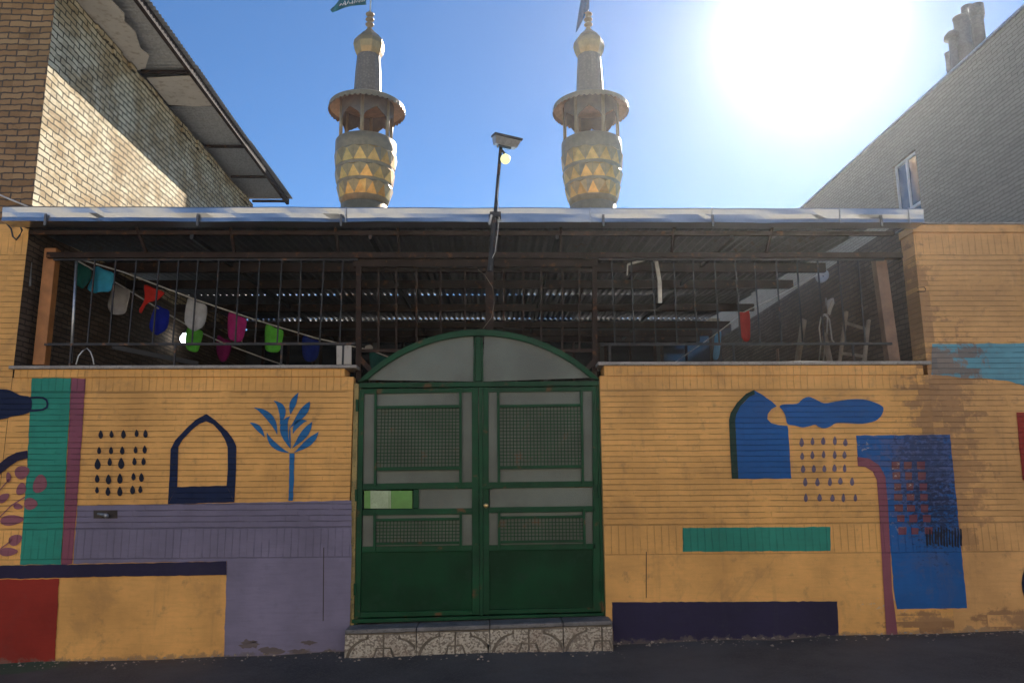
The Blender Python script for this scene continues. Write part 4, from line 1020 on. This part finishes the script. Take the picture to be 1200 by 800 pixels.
# ------------------------------------------------------------------ pennants and cords in the yard
P1 = [(88, 302, .30), (145, 319, .55), (229, 351, 1.0), (300, 375, 1.45), (370, 396, 1.9), (437, 411, 2.3), (470, 424, 2.6)]
P2 = [(90, 305, .45), (139, 333, .75), (185, 361, 1.1), (228, 386, 1.5), (262, 402, 1.8), (310, 420, 2.2), (334, 428, 2.4)]
def on(P, px):
    for (x0, y0, d0), (x1, y1, d1) in zip(P, P[1:]):
        if x0 <= px <= x1: t = (px-x0)/(x1-x0); return d0+(d1-d0)*t
    return P[-1][2]
for P, lb_ in ((P1, 'upper white cord of pennants strung behind the left railing'), (P2, 'lower white cord of pennants strung behind the left railing')):
    tag(MB().tube([FP(x, y, d) for x, y, d in P], .008, 6).build('cord', M['cable'], smooth=True), lb_, 'cord', 'pennant cords')
def pennant(pts, P, rgb, label, name='pennant'):
    d = on(P, sum(p[0] for p in pts)/len(pts)); Q = smooth_poly(pts, 3)
    c = (sum(q[0] for q in Q)/len(Q), sum(q[1] for q in Q)/len(Q)); ytop = min(q[1] for q in Q); ybot = max(q[1] for q in Q)
    mb = MB(); n = len(Q); rings = 5
    for k in range(rings):
        s = 1-k/rings
        for x, y in Q:
            X_ = c[0]+(x-c[0])*s; Y_ = c[1]+(y-c[1])*s
            v = FP(X_, Y_, d); fold = .035*sin((X_-c[0])*.35+c[0])*((Y_-ytop)/(ybot-ytop))
            mb.v.append((v.x, v.y+fold+.004, v.z))
    v = FP(c[0], c[1], d); mb.v.append((v.x, v.y+.004, v.z))
    for k in range(rings-1):
        for i in range(n): mb.f.append((k*n+i, k*n+(i+1)%n, (k+1)*n+(i+1)%n, (k+1)*n+i))
    for i in range(n): mb.f.append(((rings-1)*n+i, (rings-1)*n+(i+1)%n, rings*n))
    o = mb.build(name, cloth('cloth_'+label.split()[0]+'_'+str(len(M)), rgb), smooth=True); M['c%d' % len(M)] = None
    md = o.modifiers.new('cloth', 'SOLIDIFY'); md.thickness = .004
    return tag(o, label, 'pennant', 'coloured pennants on the cords')
pennant([(89,308),(98,311),(107,317),(104,333),(97,338),(88,331)], P1, (.01,.10,.085), 'dark green pennant at the top left end of the upper cord')
pennant([(112,312),(122,316),(134,321),(131,337),(122,342),(112,343),(103,339),(107,325)], P1, (.06,.42,.62), 'cyan blue pennant beside the dark green one on the upper cord')
pennant([(133,333),(143,337),(153,341),(149,360),(142,368),(134,369),(127,364),(125,356),(129,344)], P2, (.45,.42,.40), 'grey pennant first on the lower cord')
pennant([(169,334),(181,338),(193,343),(187,350),(176,354),(164,366),(162,361),(170,350)], P1, (.62,.035,.025), 'twisted red pennant on the upper cord')
pennant([(183,358),(191,361),(198,365),(195,384),(188,392),(180,391),(175,384),(177,370)], P2, (.012,.03,.45), 'deep blue pennant on the lower cord below the red one')
pennant([(220,350),(231,354),(242,359),(239,380),(233,387),(223,386),(217,376)], P1, (.62,.62,.64), 'white pennant overlapping the lime one on the upper cord')
pennant([(220,383),(229,385),(238,389),(236,402),(232,410),(226,412),(220,409),(218,398)], P2, (.16,.62,.08), 'lime green pennant hanging under the white one')
pennant([(268,366),(279,370),(289,375),(287,392),(282,399),(275,400),(269,396),(267,386)], P1, (.55,.04,.25), 'bright magenta pennant on the upper cord')
pennant([(255,393),(263,397),(271,401),(268,417),(264,424),(257,422),(253,410)], P2, (.30,.015,.14), 'dark magenta pennant hanging askew on the lower cord')
pennant([(312,380),(322,384),(332,388),(330,403),(326,411),(318,413),(311,409),(310,397)], P1, (.17,.66,.08), 'lime green pennant alone between magenta and navy on the upper cord')
pennant([(355,394),(364,397),(374,400),(373,414),(367,423),(359,423),(354,413)], P1, (.01,.03,.25), 'navy blue pennant nearest the gate on the upper cord')
pennant([(433,412),(445,416),(458,421),(450,428),(444,433),(436,437)], P1, (.012,.12,.11), 'dark teal pennant half hidden behind the gate arch')
pennant([(428,406),(434,404),(437,407),(434,411),(429,413)], P1, (.6,.58,.55), 'small crumpled white cloth knotted behind the frame post', 'rag')
P3 = [(790,425,2.6),(838,392,1.9),(873,365,1.3),(905,350,1.0),(958,322,.55)]
tag(MB().tube([FP(x, y, d) for x, y, d in P3], .006, 6).build('cord', M['cable'], smooth=True), 'cord of pennants strung behind the right railing', 'cord', 'pennant cords')
pennant([(866,367),(872,366),(878,364),(880,386),(879,398),(870,399),(866,384)], P3, (.5,.05,.04), 'single red pennant behind the right railing')
pennant([(838,393),(845,388),(844,404),(841,420),(836,420),(837,405)], P3, (.12,.32,.55), 'narrow pale blue pennant behind the right railing')
# white board, wire loop
tag(px_box(MB(), 394.5, 405, 412, 427, .01, .01, .45).build('sign_board', M['white_board'], bevel=.003), 'small off-white board propped on the wall beside the frame post', 'board')
P = [FP(x, y, .07) for x, y in ((89,427),(92,417),(97,411),(102,408),(106,412),(109,420),(110,427))]
tag(MB().tube(P, .006, 6).build('wire', M['cable'], smooth=True), 'small hoop of pale wire at the foot of the left railing', 'cable')
b0 = FP(216, 397, 3.4)  # globe, socket and flex made up for a bright spot of unknown source
bl = thing('glow_globe', tuple(b0), 'bright white globe glowing in the dark yard beside a lime pennant', 'lamp')
MB().lathe([(.004,-.06),(.035,-.05),(.055,-.02),(.055,.02),(.04,.05),(.02,.08)], tuple(b0), 16).build('bulb', glow('white_glow', (.85,.95,1.0), 6.0), bl, smooth=True)
MB().lathe([(.022,.08),(.022,.13),(.006,.14)], tuple(b0), 10).build('socket', M['dark_in'], bl)
MB().tube([b0+Vector((0,0,.13)), Vector((b0.x, b0.y, zroof(b0.y)-.06))], .005, 5).build('flex', M['dark_in'], bl)
p1_, p2_ = FP(131, 406, .9), FP(232, 426, 1.5)
tag(MB().bar(p1_, p2_, .05, .03).build('steel_bar', M['dark_in']), 'dark bar slanting low behind the left railing', 'bar')
P = [SX(x, y, XH+.03) for x, y in ((108,330),(150,322),(152,331),(150,340))]

# bent white strip hanging in the yard
a = [FP(735, 323, .8), FP(735.5, 310, .8), FP(763, 302.5, .8), FP(769, 306, .8), FP(773, 330, .8), FP(773.5, 355, .8)]
t = MB(); t.bar(a[0], a[1], .014, .01); t.bar(a[1], a[2], .022, .02); t.bar(a[2], a[3], .035, .02); t.bar(a[3], a[4], .040, .02); t.bar(a[4], a[5], .042, .02)
tag(t.build('light_strip', plain('white_strip', (.8,.8,.76), .4), bevel=.002), 'bent white metal strip hanging inside the yard right of the gate frame', 'strip')

# things along the right wall
def on_right(px, py, off): return SX(px, py, XRW-off)
rc = on_right(966.5, 325, .04)
pl = thing('satellite_dish', tuple(rc), 'pale round dish fixed high on the dark side wall', 'dish')
nrm = Vector((-.75, -.65, .1)).normalized(); s1 = nrm.cross(Vector((0,0,1))).normalized(); s2 = s1.cross(nrm)
mb = MB(); 
for r_, dd in ((.004, .05), (.05, .045), (.085, .07)):
    for k in range(24): mb.v.append(tuple(rc+nrm*dd+(s1*cos(2*pi*k/24)+s2*sin(2*pi*k/24))*r_))
for i in range(2):
    for k in range(24): mb.f.append((i*24+k, i*24+(k+1)%24, (i+1)*24+(k+1)%24, (i+1)*24+k))
o = mb.build('plate', M['cable'], pl, smooth=True); o.modifiers.new('t', 'SOLIDIFY').thickness = .006
MB().tube([rc+Vector((.03,0,0)), rc+nrm*.05], .012, 8).build('bracket', M['iron'], pl)
def plank(pa, pb, wd, mat, label, name='plank'):
    tag(MB().bar(pa, pb, wd, .03, up=(1,0,0)).build(name, mat, bevel=.003), label, 'plank', 'timbers leaning on the side wall')
plank(SX(932,440,4.0), SX(942,374,4.06), .13, M['plank'], 'short grey plank leaning on the side wall left of the cables')
plank(SX(976,440,3.98), SX(966,392,4.05), .10, M['plank'], 'short board standing right behind the bundle of cables')
plank(SX(912,440,4.0), SX(911,409,4.05), .05, M['wood_dull'], 'stub of brown timber low on the side wall')
plank(FP(1066,424,.34), FP(1058,330,.34), .05, M['wood_dull'], 'thin timber strip upright beyond the leaning brown post')
ld = thing('ladder', tuple(SX(1000,430,3.9)), 'grey wooden ladder leaning on the side wall behind the right railing', 'ladder')
l0, l1 = SX(983,430,3.95), SX(992,365,4.08); r0, r1 = SX(1012,432,3.95), SX(1018,375,4.08)
MB().bar(l0, l1, .04, .03, up=(1,0,0)).build('stile', M['plank'], ld); MB().bar(r0, r1, .04, .03, up=(1,0,0)).build('stile', M['plank'], ld)
for k in (.25, .8): MB().bar(l0.lerp(l1, k), r0.lerp(r1, k), .03, .02, up=(1,0,0)).build('rung', M['plank'], ld)
cb = thing('cable_bundle', tuple(on_right(965, 380, .05)), 'white cables and cloth hanging in a tangle on the side wall', 'cable')
for k, pts in enumerate((((968,368),(962,372),(960,384),(962,402),(960,422)), ((970,370),(969,390),(967,405),(965,422)), ((975,352),(971,362),(969,370)), ((968,349),(968,358)), ((962,372),(966,368),(972,374),(975,398),(978,402)))):
    MB().tube([on_right(x, y, .05+.01*k) for x, y in pts], .009, 6).build('cable', M['cable'], cb, smooth=True)
MB().prism([on_right(x, y, .04) for x, y in ((971,352),(977,349),(978,355),(975,362),(973,369),(971,361))], (-.02, 0, 0)).build('cloth', M['white'], cb)
